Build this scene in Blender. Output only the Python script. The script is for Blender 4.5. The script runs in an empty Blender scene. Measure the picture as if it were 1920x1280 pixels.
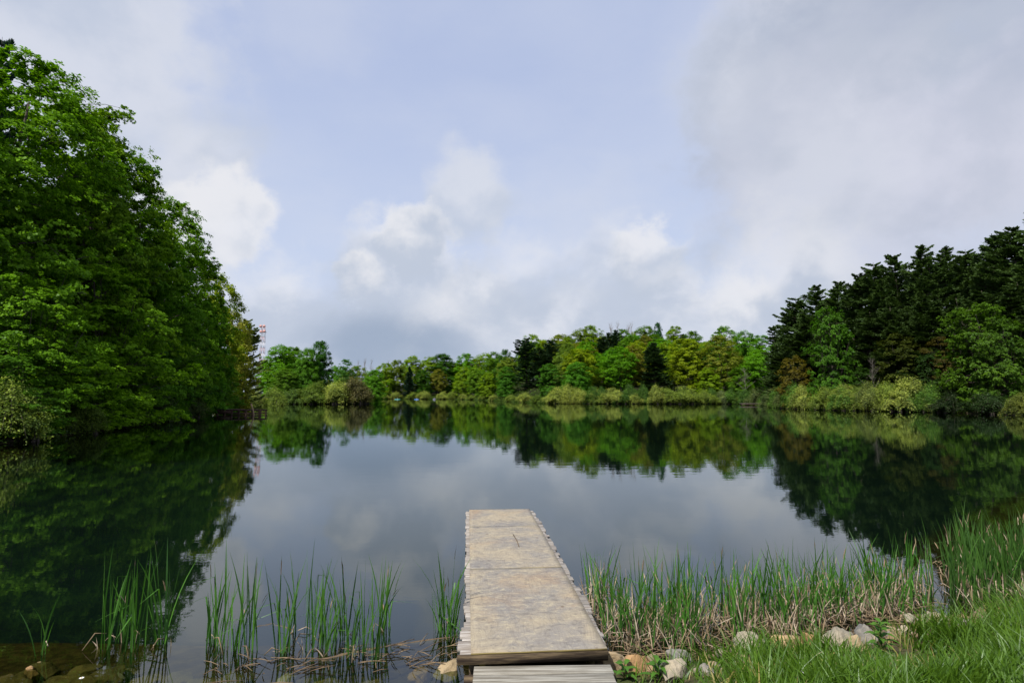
import bpy, math, random
import numpy as np

# ------------------------------------------------------------------ camera, sky, sun
S = bpy.context.scene
COL = S.collection
R = math.radians
FPX = 1067.0                      # focal length in pixels of a 1920 px wide frame
EYE = np.array((0.0, 0.0, 2.6))   # metres above the water (water = z 0)
PITCH = math.atan(102 / FPX)

cam = bpy.data.cameras.new('camera')
cam.sensor_width = 36; cam.lens = 36 * FPX / 1920
cam.clip_start = 0.05; cam.clip_end = 6000
cam_o = bpy.data.objects.new('camera', cam); COL.objects.link(cam_o)
cam_o.location = EYE; cam_o.rotation_euler = (R(90) + PITCH, 0, 0)
S.camera = cam_o

SUN_EL, SUN_AZ = 54.0, -142.0     # azimuth from +Y (away from the camera), negative = left
sd = np.array((math.sin(R(SUN_AZ)) * math.cos(R(SUN_EL)), math.cos(R(SUN_AZ)) * math.cos(R(SUN_EL)), math.sin(R(SUN_EL))))
sun = bpy.data.lights.new('sun', 'SUN'); sun.energy = 4.8; sun.angle = R(0.6); sun.color = (1.0, 0.95, 0.86)
sun_o = bpy.data.objects.new('sun', sun); COL.objects.link(sun_o)
sun_o.rotation_euler = (R(90 - SUN_EL), 0, R(-SUN_AZ) + math.pi)
sun_o.location = (-30, -12, 60)

S.view_settings.view_transform = 'Standard'
S.view_settings.look = 'None'
S.view_settings.gamma = 1
S.view_settings.exposure = 0.30
S.cycles.max_bounces = 10
S.cycles.diffuse_bounces = 3
S.cycles.glossy_bounces = 3
S.cycles.transmission_bounces = 4
S.cycles.transparent_max_bounces = 6
S.cycles.caustics_reflective = False
S.cycles.caustics_refractive = False


def ray(px, py):
    u, v = (px - 960) / FPX, (640 - py) / FPX
    c, s = math.cos(PITCH), math.sin(PITCH)
    return np.array((u, c - v * s, s + v * c))


def at_z(px, py, z=0.0):
    d = ray(px, py); t = (z - EYE[2]) / d[2]
    return EYE + d * t


def at_y(px, py, Y):
    d = ray(px, py)
    return EYE + d * (Y / d[1])


class NT:
    """small helper to write node trees"""
    def __init__(s, tree):
        s.t = tree; s.n = tree.nodes; s.l = tree.links; s.n.clear()

    def node(s, typ, **kw):
        n = s.n.new(typ)
        for k, v in kw.items():
            setattr(n, k, v)
        return n

    def put(s, sock, v):
        if isinstance(v, bpy.types.NodeSocket):
            s.l.new(v, sock)
        elif v is not None:
            if isinstance(v, (tuple, list)) and len(v) == 3 and sock.type == 'RGBA':
                v = (*v, 1)
            sock.default_value = v

    def m(s, op, a, b=None, c=None, clamp=False):
        n = s.node('ShaderNodeMath', operation=op, use_clamp=clamp)
        s.put(n.inputs[0], a); s.put(n.inputs[1], b)
        if c is not None: s.put(n.inputs[2], c)
        return n.outputs[0]

    def vm(s, op, a, b=None, out=0):
        n = s.node('ShaderNodeVectorMath', operation=op)
        s.put(n.inputs[0], a); s.put(n.inputs[1], b)
        return n.outputs[out]

    def noise(s, vec, scale, detail=4, rough=0.55, dist=0.0):
        n = s.node('ShaderNodeTexNoise'); n.noise_dimensions = '3D'
        s.put(n.inputs['Vector'], vec); s.put(n.inputs['Scale'], scale)
        s.put(n.inputs['Detail'], detail); s.put(n.inputs['Roughness'], rough); s.put(n.inputs['Distortion'], dist)
        return n.outputs['Fac']

    def mix(s, f, a, b, blend='MIX'):
        n = s.node('ShaderNodeMix', data_type='RGBA', blend_type=blend)
        n.clamp_factor = True
        s.put(n.inputs[0], f); s.put(n.inputs[6], a); s.put(n.inputs[7], b)
        return n.outputs[2]

    def ss(s, v, a, b, lo=0.0, hi=1.0):
        n = s.node('ShaderNodeMapRange', interpolation_type='SMOOTHSTEP'); n.clamp = True
        s.put(n.inputs[0], v); s.put(n.inputs[1], a); s.put(n.inputs[2], b); s.put(n.inputs[3], lo); s.put(n.inputs[4], hi)
        return n.outputs[0]

    def lin(s, v, a, b, lo=0.0, hi=1.0):
        n = s.node('ShaderNodeMapRange'); n.clamp = True
        s.put(n.inputs[0], v); s.put(n.inputs[1], a); s.put(n.inputs[2], b); s.put(n.inputs[3], lo); s.put(n.inputs[4], hi)
        return n.outputs[0]

    def mapping(s, vec, scale=(1, 1, 1), loc=(0, 0, 0), rot=(0, 0, 0)):
        n = s.node('ShaderNodeMapping'); s.put(n.inputs[0], vec)
        n.inputs['Location'].default_value = loc; n.inputs['Scale'].default_value = scale; n.inputs['Rotation'].default_value = rot
        return n.outputs[0]


SKYLOC = (1.3, 1.7, 0.1)


def make_world():
    w = bpy.data.worlds.new('World'); S.world = w; w.use_nodes = True
    t = NT(w.node_tree)
    out = t.node('ShaderNodeOutputWorld'); bg = t.node('ShaderNodeBackground')
    bg.inputs['Strength'].default_value = 0.1
    t.l.new(bg.outputs[0], out.inputs[0])
    sky = t.node('ShaderNodeTexSky', sky_type='NISHITA')
    sky.sun_disc = False; sky.sun_elevation = R(SUN_EL); sky.sun_rotation = R(SUN_AZ)
    sky.air_density = 1.0; sky.dust_density = 2.0; sky.ozone_density = 1.5
    d = t.vm('NORMALIZE', t.node('ShaderNodeTexCoord').outputs['Generated'])
    sep = t.node('ShaderNodeSeparateXYZ'); t.l.new(d, sep.inputs[0])
    z = t.m('MAXIMUM', sep.outputs[2], 0.0)
    # cloud deck seen in perspective
    iz = t.m('DIVIDE', 1.0, t.m('ADD', z, 0.16))
    cmb = t.node('ShaderNodeCombineXYZ')
    t.put(cmb.inputs[0], t.m('MULTIPLY', sep.outputs[0], iz)); t.put(cmb.inputs[1], t.m('MULTIPLY', sep.outputs[1], iz)); t.put(cmb.inputs[2], 0.37)
    p = cmb.outputs[0]
    big = t.noise(p, 0.75, 5, 0.5, 0.25)
    fine = t.noise(p, 2.6, 7, 0.58, 0.2)
    # ... and the cumulus rows low over the wood, seen from the side
    q = t.mapping(d, scale=(1.0, 1.0, 1.2), loc=SKYLOC)
    cum = t.noise(q, 4.6, 8, 0.52, 0.15)
    rag = t.noise(q, 17.0, 7, 0.6, 0.2)
    cum_up = t.noise(t.vm('ADD', q, (-0.03, 0.0, 0.06)), 4.6, 8, 0.52, 0.15)

    def add(*a):
        r = a[0]
        for x in a[1:]: r = t.m('ADD', r, x)
        return r
    # veil: pale haze growing towards the horizon
    veil = t.ss(z, 0.8, 0.02, 0.84, 0.99)
    blue = t.mix(t.ss(z, 0.12, 0.55), (4.85, 5.55, 7.1), (4.0, 4.68, 6.6))
    col = t.mix(veil, sky.outputs[0], blue)
    wisp = t.ss(add(big, t.m('MULTIPLY', fine, 0.5)), 0.66, 0.95, 0.0, 0.28)
    col = t.mix(wisp, col, (5.4, 5.75, 6.7))

    ragged = t.m('ADD', t.m('SUBTRACT', cum, 0.5), t.m('MULTIPLY', t.m('SUBTRACT', rag, 0.5), 0.55))

    def puff(col, px, py, rpx, soft, op, top=(6.75, 6.8, 7.1), low=(4.3, 4.8, 5.75), nz=0.24):
        """one cloud: a ragged disc of sky, sunlit above and grey below"""
        v = ray(px, py); v = v / np.linalg.norm(v); rad = rpx / FPX * 0.92
        dd = t.vm('DISTANCE', d, tuple(v), out=1)
        dd = t.m('ADD', dd, t.m('MULTIPLY', ragged, rad * nz * 11))
        m_ = t.ss(dd, rad * (1 + .8 * soft), rad * (1 - .8 * soft), 0.0, op)
        up = t.m('ADD', t.m('SUBTRACT', z, float(v[2])), t.m('ADD', t.m('MULTIPLY', t.m('SUBTRACT', cum, cum_up), 0.55 * rad / 0.08), t.m('MULTIPLY', t.m('SUBTRACT', rag, 0.5), rad * 1.6)))
        return t.mix(m_, col, t.mix(t.ss(up, -0.9 * rad, 0.8 * rad), low, top))
    # big soft clouds high up
    W_, G_ = (5.6, 5.85, 6.55), (3.45, 3.9, 4.9)
    for a in [(120, 140, 230, .55, .85, W_, (4.5, 4.95, 5.9)), (560, 30, 90, .8, .25, W_, W_), (1560, 110, 190, .45, .85, (5.3, 5.5, 6.2), (4.3, 4.7, 5.6)), (1800, 160, 270, .6, .9, (3.9, 4.3, 5.2), (3.2, 3.65, 4.7)),
              (1690, 400, 230, .7, .75, (5.0, 5.2, 6.1), (3.75, 4.15, 5.1)), (1790, 290, 120, .8, .6, (5.7, 5.8, 6.7), (5.0, 5.2, 6.1)), (1560, 350, 110, .85, .5, W_, (5.0, 5.3, 6.1)), (1340, 130, 80, .9, .2, W_, W_),
              (380, 320, 75, .5, .6, (5.9, 6.1, 6.7), (4.7, 5.1, 6.0)), (885, 370, 90, .42, .72, (5.9, 6.1, 6.6), (4.5, 4.95, 5.8)), (1080, 470, 150, .7, .35, W_, (4.7, 5.1, 6.1))]:
        col = puff(col, *a[:5], a[5], a[6], nz=0.17)
    # the low deck above the trees
    deck = t.ss(add(z, t.m('MULTIPLY', t.m('SUBTRACT', cum, 0.5), 0.30)), 0.29, 0.10, 0.0, 0.90)
    sh = t.ss(t.m('SUBTRACT', cum, cum_up), 0.10, -0.10)
    col = t.mix(deck, col, t.mix(sh, (5.6, 5.9, 6.6), (4.2, 4.7, 5.7)))
    for a in [(420, 430, 85, .32, .85), (520, 560, 90, .6, .6), (745, 505, 120, .45, .8), (768, 448, 72, .28, .9), (672, 525, 55, .22, .97), (910, 575, 75, .55, .6), (1000, 520, 110, .7, .5), (1205, 480, 70, .3, .8),
              (1130, 510, 100, .7, .6), (1255, 560, 60, .5, .6), (1385, 580, 65, .5, .75), (820, 640, 80, .6, .5), (1060, 600, 90, .7, .45), (300, 480, 110, .6, .5), (1500, 520, 100, .7, .5)]:
        col = puff(col, *a)
    bd = t.vm('DISTANCE', t.mapping(d, (1, 1, 2.2)), tuple(np.array((1, 1, 2.2)) * (ray(715, 648) / np.linalg.norm(ray(715, 648)))), out=1)
    bank = t.ss(t.m('ADD', bd, t.m('MULTIPLY', t.m('SUBTRACT', cum, 0.5), 0.30)), 0.19, 0.02, 0.0, 0.8)
    col = t.mix(bank, col, (2.55, 3.2, 4.3))
    t.put(bg.inputs['Color'], col)


make_world()

# ------------------------------------------------------------------ helpers
rng = np.random.default_rng(11)
random.seed(5)


def new_mesh(name, V, F, mat=None, tint=None, smooth=False, uv=None):
    """V (n,3); F = (m,k) int array or a list of arrays of different k"""
    me = bpy.data.meshes.new(name)
    V = np.asarray(V, dtype=np.float32)
    groups = F if isinstance(F, list) else [F]
    groups = [np.asarray(g, dtype=np.int32) for g in groups if len(g)]
    loops = np.concatenate([g.ravel() for g in groups])
    sizes = np.concatenate([np.full(len(g), g.shape[1], dtype=np.int32) for g in groups])
    starts = np.concatenate([[0], np.cumsum(sizes)[:-1]]).astype(np.int32)
    me.vertices.add(len(V)); me.vertices.foreach_set('co', V.ravel())
    me.loops.add(len(loops)); me.loops.foreach_set('vertex_index', loops)
    me.polygons.add(len(sizes)); me.polygons.foreach_set('loop_start', starts); me.polygons.foreach_set('loop_total', sizes)
    if smooth:
        me.polygons.foreach_set('use_smooth', np.ones(len(sizes), dtype=bool))
    me.update(calc_edges=True)
    if tint is not None:
        a = me.attributes.new('tint', 'FLOAT', 'POINT'); a.data.foreach_set('value', np.asarray(tint, dtype=np.float32))
    if mat is not None:
        me.materials.append(mat)
    return me


class MB:
    """collects pieces of geometry for ONE mesh"""
    def __init__(s):
        s.V = []; s.Q = []; s.T = []; s.n = 0; s.tint = []

    def add(s, V, Q=None, T=None, tint=0.5):
        V = np.asarray(V, float).reshape(-1, 3)
        if Q is not None and len(Q): s.Q.append(np.asarray(Q) + s.n)
        if T is not None and len(T): s.T.append(np.asarray(T) + s.n)
        s.V.append(V); s.n += len(V)
        s.tint.append(np.broadcast_to(np.asarray(tint, float), (len(V),)))

    def tube(s, P, rad, sides=6, tint=0.5, cap=True):
        P = np.asarray(P, float); n = len(P)
        rad = np.broadcast_to(np.asarray(rad, float), (n,))
        T = np.gradient(P, axis=0); T /= np.linalg.norm(T, axis=1)[:, None] + 1e-9
        ref = np.array((0.0, 0.0, 1.0)) if abs(T[:, 2]).mean() < 0.8 else np.array((1.0, 0.0, 0.0))
        A = np.cross(T, ref); A /= np.linalg.norm(A, axis=1)[:, None] + 1e-9
        B = np.cross(T, A)
        a = np.linspace(0, 2 * np.pi, sides, endpoint=False)
        V = P[:, None] + rad[:, None, None] * (np.cos(a)[None, :, None] * A[:, None] + np.sin(a)[None, :, None] * B[:, None])
        i = np.arange(n - 1)[:, None] * sides; j = np.arange(sides)[None]; k = (j + 1) % sides
        Q = np.stack([i + j, i + k, i + sides + k, i + sides + j], -1).reshape(-1, 4)
        V = V.reshape(-1, 3); Tr = []
        if cap:
            V = np.concatenate([V, P[:1], P[-1:]]); c0 = n * sides; c1 = c0 + 1
            for m in range(sides):
                Tr.append((c0, (m + 1) % sides, m)); Tr.append((c1, (n - 1) * sides + m, (n - 1) * sides + (m + 1) % sides))
        s.add(V, Q, Tr, tint)

    def box(s, c, size, rot=0.0, jitter=0.0, bevel=0.0, tint=0.5):
        """box with optional chamfered upper/lower edges, rotated about z"""
        hx, hy, hz = np.asarray(size) / 2
        b = min(bevel, hx * .45, hy * .45, hz * .45)
        rings = [(-hz, b), (-hz + b, 0), (hz - b, 0), (hz, b)] if b > 0 else [(-hz, 0), (hz, 0)]
        V = []
        for z, k in rings:
            V += [(-hx + k, -hy + k, z), (hx - k, -hy + k, z), (hx - k, hy - k, z), (-hx + k, hy - k, z)]
        V = np.array(V, float)
        if jitter: V += rng.normal(0, jitter, V.shape)
        ca, sa = math.cos(rot), math.sin(rot)
        V = np.stack([V[:, 0] * ca - V[:, 1] * sa, V[:, 0] * sa + V[:, 1] * ca, V[:, 2]], 1) + np.asarray(c)
        Q = [(3, 2, 1, 0)]
        for r in range(len(rings) - 1):
            o = r * 4
            Q += [(o + j, o + (j + 1) % 4, o + 4 + (j + 1) % 4, o + 4 + j) for j in range(4)]
        o = (len(rings) - 1) * 4; Q.append((o, o + 1, o + 2, o + 3))
        s.add(V, Q, None, tint)

    def mesh(s, name, mat, smooth=False):
        F = []
        if s.Q: F.append(np.concatenate(s.Q))
        if s.T: F.append(np.concatenate(s.T))
        return new_mesh(name, np.concatenate(s.V), F, mat, np.concatenate(s.tint), smooth)


def tag(o, label=None, cat=None, group=None, kind=None):
    if label: o['label'] = label
    if cat: o['category'] = cat
    if group: o['group'] = group
    if kind: o['kind'] = kind
    return o


def link(name, me, parent=None, loc=None, color=None):
    o = bpy.data.objects.new(name, me); COL.objects.link(o)
    if parent is not None: o.parent = parent
    if loc is not None: o.location = loc
    if color is not None: o.color = (*color, 1)
    return o


def empty(name, loc, rz=0.0, scale=(1, 1, 1)):
    o = bpy.data.objects.new(name, None); COL.objects.link(o)
    o.location = loc; o.rotation_euler = (0, 0, rz); o.scale = scale
    o.empty_display_size = 0.3
    return o


def mat(name):
    m = bpy.data.materials.new(name); m.use_nodes = True
    t = NT(m.node_tree); out = t.node('ShaderNodeOutputMaterial')
    return m, t, out


def bsdf(t, out, col, rough=0.7, spec=0.3, bump=None, bstr=0.3, bdist=0.02):
    b = t.node('ShaderNodeBsdfPrincipled')
    t.put(b.inputs['Base Color'], col); t.put(b.inputs['Roughness'], rough)
    b.inputs['Specular IOR Level'].default_value = spec
    if bump is not None:
        n = t.node('ShaderNodeBump'); n.inputs['Strength'].default_value = bstr; n.inputs['Distance'].default_value = bdist
        t.put(n.inputs['Height'], bump); t.l.new(n.outputs[0], b.inputs['Normal'])
    t.l.new(b.outputs[0], out.inputs[0])
    return b


# ------------------------------------------------------------------ materials
def leaf_material(name, trans=0.35, gloss=0.05):
    m, t, out = mat(name)
    oi = t.node('ShaderNodeObjectInfo'); at = t.node('ShaderNodeAttribute', attribute_name='tint')
    f = at.outputs['Fac']
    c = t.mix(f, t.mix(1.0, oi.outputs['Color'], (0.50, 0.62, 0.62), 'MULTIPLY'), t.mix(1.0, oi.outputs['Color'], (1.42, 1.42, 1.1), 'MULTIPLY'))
    di = t.node('ShaderNodeBsdfDiffuse'); t.put(di.inputs[0], c)
    tr = t.node('ShaderNodeBsdfTranslucent'); t.put(tr.inputs[0], t.mix(1.0, c, (1.25, 1.35, 0.55), 'MULTIPLY'))
    mx = t.node('ShaderNodeMixShader'); mx.inputs[0].default_value = trans
    t.l.new(di.outputs[0], mx.inputs[1]); t.l.new(tr.outputs[0], mx.inputs[2])
    gl = t.node('ShaderNodeBsdfGlossy'); gl.inputs['Roughness'].default_value = 0.45; gl.inputs['Color'].default_value = (0.9, 0.95, 1, 1)
    m2 = t.node('ShaderNodeMixShader'); m2.inputs[0].default_value = gloss
    t.l.new(mx.outputs[0], m2.inputs[1]); t.l.new(gl.outputs[0], m2.inputs[2])
    t.l.new(m2.outputs[0], out.inputs[0])
    return m


LEAF = leaf_material('broad_leaves', 0.36, 0.006)
NEEDLE = leaf_material('pine_needles', 0.14, 0.012)
REED = leaf_material('reed_blades', 0.3, 0.025)


def bark_material():
    m, t, out = mat('bark')
    g = t.node('ShaderNodeTexCoord').outputs['Object']
    n = t.noise(t.mapping(g, (6, 6, 1.2)), 1.5, 5, 0.65)
    oi = t.node('ShaderNodeObjectInfo')
    c = t.mix(t.ss(n, 0.3, 0.7), t.mix(1.0, oi.outputs['Color'], (0.55, 0.52, 0.5), 'MULTIPLY'), oi.outputs['Color'])
    bsdf(t, out, c, 0.9, 0.15, n, 0.6, 0.05)
    return m


BARK = bark_material()


def tint_material(name, stops, rough=0.8, spec=0.2, nscale=20.0, vary=0.25, bump=0.0):
    """colour ramp over the per-piece 'tint' plus a little noise"""
    m, t, out = mat(name)
    at = t.node('ShaderNodeAttribute', attribute_name='tint')
    g = t.node('ShaderNodeTexCoord').outputs['Object']
    n = t.noise(g, nscale, 5, 0.6)
    r = t.node('ShaderNodeValToRGB')
    el = r.color_ramp.elements
    el[0].position, el[0].color = stops[0][0], (*stops[0][1], 1)
    el[1].position, el[1].color = stops[-1][0], (*stops[-1][1], 1)
    for p, c in stops[1:-1]:
        e = el.new(p); e.color = (*c, 1)
    t.put(r.inputs[0], at.outputs['Fac'])
    c = t.mix(1.0, r.outputs[0], t.mix(t.ss(n, 0.25, 0.75), (1 - vary,) * 3, (1 + vary,) * 3), 'MULTIPLY')
    bsdf(t, out, c, rough, spec, n if bump else None, bump, 0.02)
    return m


DRY = tint_material('dry_reed', [(0, (0.075, 0.05, 0.03)), (0.5, (0.26, 0.19, 0.115)), (1, (0.42, 0.35, 0.27))], 0.8, 0.2, 9, 0.25)


def ground_material():
    m, t, out = mat('ground_soil')
    geo = t.node('ShaderNodeNewGeometry'); p = geo.outputs['Position']
    sep = t.node('ShaderNodeSeparateXYZ'); t.l.new(p, sep.inputs[0])
    z = sep.outputs[2]
    n1 = t.noise(p, 0.6, 5, 0.6); n2 = t.noise(p, 9.0, 6, 0.65); n3 = t.noise(p, 45.0, 4, 0.6)
    soil = t.mix(t.ss(n2, 0.3, 0.7), (0.035, 0.026, 0.016), (0.10, 0.08, 0.045))
    moss = t.mix(t.ss(n3, 0.35, 0.7), (0.025, 0.05, 0.01), (0.06, 0.11, 0.02))
    land = t.mix(t.ss(n1, 0.35, 0.6), soil, moss)
    mud = t.mix(t.ss(n2, 0.35, 0.7), (0.028, 0.021, 0.009), (0.085, 0.06, 0.024))
    silt_underlight = t.mix(t.ss(n1, 0.3, 0.7), (0.006, 0.018, 0.026), (0.008, 0.023, 0.032))   # dark lake floor sediment, blue underlight of deep water put into its colour
    bed = t.mix(t.ss(z, -0.25, -1.1), mud, silt_underlight)
    litter = t.mix(t.ss(n2, 0.3, 0.7), (0.010, 0.011, 0.005), (0.022, 0.024, 0.010))     # leaf litter of the wood floor
    far = t.ss(t.vm('LENGTH', p, None, out=1), 16.0, 26.0)
    c = t.mix(t.ss(z, -0.03, 0.06), bed, t.mix(far, land, litter))
    bsdf(t, out, c, 0.95, 0.1, n2, 0.5, 0.04)
    return m


def water_material():
    m, t, out = mat('lake_water')
    geo = t.node('ShaderNodeNewGeometry'); p = geo.outputs['Position']
    a = t.noise(t.mapping(p, (0.55, 1.5, 1.0)), 1.1, 3, 0.5)
    b = t.noise(t.mapping(p, (0.25, 1.1, 1.0), (7, 3, 0)), 0.16, 2, 0.5)
    c = t.noise(t.mapping(p, (1.0, 1.7, 1.0), (1, 9, 0)), 5.5, 2, 0.5)
    patch = t.ss(t.noise(t.mapping(p, (0.4, 1.0, 1.0)), 0.035, 3, 0.5), 0.42, 0.62, 0.35, 1.0)
    h = t.m('ADD', t.m('MULTIPLY', t.m('MULTIPLY', a, 0.0055), patch), t.m('ADD', t.m('MULTIPLY', b, 0.008), t.m('MULTIPLY', c, 0.0006)))
    bp = t.node('ShaderNodeBump'); bp.inputs['Strength'].default_value = 0.55; bp.inputs['Distance'].default_value = 1.0
    t.put(bp.inputs['Height'], h)
    gl = t.node('ShaderNodeBsdfGlossy'); gl.inputs['Roughness'].default_value = 0.012; gl.inputs['Color'].default_value = (0.93, 0.98, 1.0, 1)
    t.l.new(bp.outputs[0], gl.inputs['Normal'])
    tr = t.node('ShaderNodeBsdfTransparent'); tr.inputs[0].default_value = (0.55, 0.60, 0.42, 1)
    fr = t.node('ShaderNodeFresnel'); fr.inputs['IOR'].default_value = 1.62
    mx = t.node('ShaderNodeMixShader')
    t.l.new(fr.outputs[0], mx.inputs[0]); t.l.new(tr.outputs[0], mx.inputs[1]); t.l.new(gl.outputs[0], mx.inputs[2])
    t.l.new(mx.outputs[0], out.inputs[0])
    return m


def rock_material():
    m, t, out = mat('boulder_stone')
    oi = t.node('ShaderNodeObjectInfo'); g = t.node('ShaderNodeTexCoord').outputs['Object']
    off = t.vm('ADD', g, t.vm('SCALE', oi.outputs['Location'], None))
    n1 = t.noise(off, 4.0, 6, 0.65); n2 = t.noise(off, 22.0, 6, 0.7); n3 = t.noise(off, 90.0, 3, 0.6)
    base = oi.outputs['Color']
    c = t.mix(t.ss(n1, 0.35, 0.65), t.mix(1.0, base, (0.62, 0.64, 0.66), 'MULTIPLY'), t.mix(1.0, base, (1.15, 1.1, 1.02), 'MULTIPLY'))
    c = t.mix(t.ss(n2, 0.55, 0.75, 0, 0.6), c, t.mix(1.0, base, (0.45, 0.43, 0.40), 'MULTIPLY'))
    c = t.mix(t.ss(n3, 0.58, 0.75, 0, 0.35), c, (0.5, 0.5, 0.46))
    bsdf(t, out, c, 0.9, 0.2, t.m('ADD', n2, t.m('MULTIPLY', n3, 0.4)), 0.5, 0.03)
    return m


def plywood_material():
    m, t, out = mat('weathered_plywood')
    g = t.node('ShaderNodeTexCoord').outputs['Object']
    oi = t.node('ShaderNodeObjectInfo')
    cmb = t.node('ShaderNodeCombineXYZ'); t.put(cmb.inputs[0], t.m('MULTIPLY', oi.outputs['Random'], 9.0)); t.put(cmb.inputs[1], t.m('MULTIPLY', oi.outputs['Random'], 31.0))
    g = t.vm('ADD', g, cmb.outputs[0])
    blotch = t.noise(g, 1.7, 6, 0.6, 0.5)
    stain = t.noise(t.mapping(g, (1, 1, 1), (4, 9, 2)), 1.0, 5, 0.6, 0.4)
    fig = t.noise(t.mapping(g, (2.0, 0.55, 1)), 2.2, 3, 0.5, 0.8)           # rotary-cut figure of the veneer
    rings = t.m('ABSOLUTE', t.m('SUBTRACT', t.m('FRACT', t.m('MULTIPLY', fig, 11.0)), 0.5))
    grain = t.noise(t.mapping(g, (90, 5, 1)), 1.0, 4, 0.7)
    speck = t.noise(g, 34.0, 5, 0.7)
    c = t.mix(t.ss(blotch, 0.36, 0.64), (0.200, 0.186, 0.170), (0.30, 0.255, 0.185))
    c = t.mix(t.ss(stain, 0.5, 0.72, 0, 0.7), c, (0.30, 0.205, 0.12))
    c = t.mix(t.ss(stain, 0.46, 0.3, 0, 0.55), c, (0.19, 0.183, 0.18))
    c = t.mix(t.ss(rings, 0.22, 0.03, 0, 0.22), c, (0.12, 0.10, 0.085))
    c = t.mix(t.ss(grain, 0.52, 0.75, 0, 0.4), c, (0.11, 0.095, 0.08))
    c = t.mix(t.ss(speck, 0.55, 0.70, 0, 0.55), c, (0.40, 0.36, 0.27))
    mott = t.noise(t.mapping(g, (.75, 1.3, 1), (3, 3, 3)), 11.0, 6, 0.7, 0.5)
    c = t.mix(t.ss(mott, 0.52, 0.68, 0, 0.65), c, (0.40, 0.35, 0.24))
    c = t.mix(t.ss(mott, 0.48, 0.32, 0, 0.7), c, (0.13, 0.117, 0.105))
    c = t.mix(t.ss(t.noise(t.mapping(g, (1, 1, 1), (2, 1, 7)), 7.0, 4, 0.6), 0.66, 0.75, 0, 0.55), c, (0.10, 0.085, 0.07))
    # knots: a few small dark eyes
    v = t.node('ShaderNodeTexVoronoi'); t.put(v.inputs['Vector'], t.mapping(g, (1.0, 0.7, 1))); v.inputs['Scale'].default_value = 3.2
    c = t.mix(t.ss(v.outputs['Distance'], 0.085, 0.03, 0, 0.7), c, (0.12, 0.085, 0.055))
    h = t.m('ADD', t.m('MULTIPLY', grain, 0.6), t.m('MULTIPLY', rings, 0.5))
    bsdf(t, out, c, 0.85, 0.2, h, 0.35, 0.006)
    return m


def wood_material(name, light, dark, scale=(3, 60, 60), rough=0.85, crack=0.5):
    m, t, out = mat(name)
    g = t.node('ShaderNodeTexCoord').outputs['Object']
    at = t.node('ShaderNodeAttribute', attribute_name='tint')
    oi = t.node('ShaderNodeObjectInfo')
    cmb = t.node('ShaderNodeCombineXYZ'); t.put(cmb.inputs[0], t.m('MULTIPLY', oi.outputs['Random'], 19.0)); t.put(cmb.inputs[2], t.m('MULTIPLY', oi.outputs['Random'], 7.0))
    gg = t.vm('ADD', g, cmb.outputs[0])
    grain = t.noise(t.mapping(gg, scale), 1.0, 6, 0.65, 0.3)
    bl = t.noise(gg, 3.5, 5, 0.6)
    c = t.mix(t.ss(grain, 0.35, 0.68), dark, light)
    c = t.mix(t.ss(bl, 0.5, 0.8, 0, crack), c, dark)
    rv = t.lin(oi.outputs['Random'], 0, 1, 0.78, 1.15)
    k = t.node('ShaderNodeCombineColor'); [t.put(k.inputs[i], rv) for i in range(3)]
    c = t.mix(1.0, c, k.outputs[0], 'MULTIPLY')
    bsdf(t, out, c, rough, 0.2, grain, 0.5, 0.008)
    return m


def plain(name, col, rough=0.6, spec=0.3, nscale=8.0, vary=0.15, metal=0.0):
    m, t, out = mat(name)
    g = t.node('ShaderNodeTexCoord').outputs['Object']
    n = t.noise(g, nscale, 4, 0.6)
    c = t.mix(t.ss(n, 0.3, 0.7), tuple(x * (1 - vary) for x in col), tuple(x * (1 + vary) for x in col))
    b = bsdf(t, out, c, rough, spec, n, 0.1, 0.01); b.inputs['Metallic'].default_value = metal
    return m


GROUND, WATER, ROCK, PLY = ground_material(), water_material(), rock_material(), plywood_material()
PLANK = wood_material('weathered_plank', (0.42, 0.395, 0.36), (0.17, 0.14, 0.115))
BOARD = wood_material('bleached_board', (0.36, 0.345, 0.30), (0.13, 0.115, 0.09), (1.6, 45, 45))
WET = wood_material('dark_wet_beam', (0.13, 0.095, 0.055), (0.022, 0.015, 0.012), (2.5, 30, 30))
EDGE = wood_material('raw_plywood_edge', (0.30, 0.24, 0.09), (0.12, 0.09, 0.04), (2, 80, 200))
RUST = wood_material('brown_timber', (0.12, 0.07, 0.05), (0.035, 0.02, 0.016))
GREYWOOD = wood_material('grey_timber', (0.22, 0.2, 0.19), (0.10, 0.09, 0.08))
STAKE = wood_material('pale_stake', (0.52, 0.36, 0.22), (0.3, 0.2, 0.12), (40, 40, 3))

# ------------------------------------------------------------------ lake outline and terrain
SHORE = np.array([
    (-4.6, 5.05), (-3.0, 4.98), (-1.6, 5.05), (-0.6, 5.2), (0.2, 5.35), (1.0, 5.55), (1.82, 5.75), (2.63, 6.0), (3.54, 6.32), (4.6, 6.68), (5.67, 6.85),
    (6.6, 7.3), (8.0, 8.4), (11, 11.5), (18, 18), (34, 29), (52, 44), (64, 60), (68.5, 77), (67.5, 92), (58.5, 103.5), (56, 116), (62, 135), (74, 158), (79, 176),
    (72, 186), (41, 186), (24, 192), (11, 199), (3, 235), (-3, 275), (-10, 306), (-26, 390), (-45, 440), (-75, 462), (-112, 468), (-135, 450), (-120, 380), (-85, 290),
    (-58, 225), (-47, 190), (-50, 184), (-60, 183), (-72, 181), (-78, 168), (-72, 150), (-64, 138), (-63, 120), (-56, 100), (-46, 88), (-40.5, 76), (-34, 55), (-30, 42),
    (-27.5, 31), (-26, 20), (-20, 10.5), (-13, 6.6), (-8, 5.3)])


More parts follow.
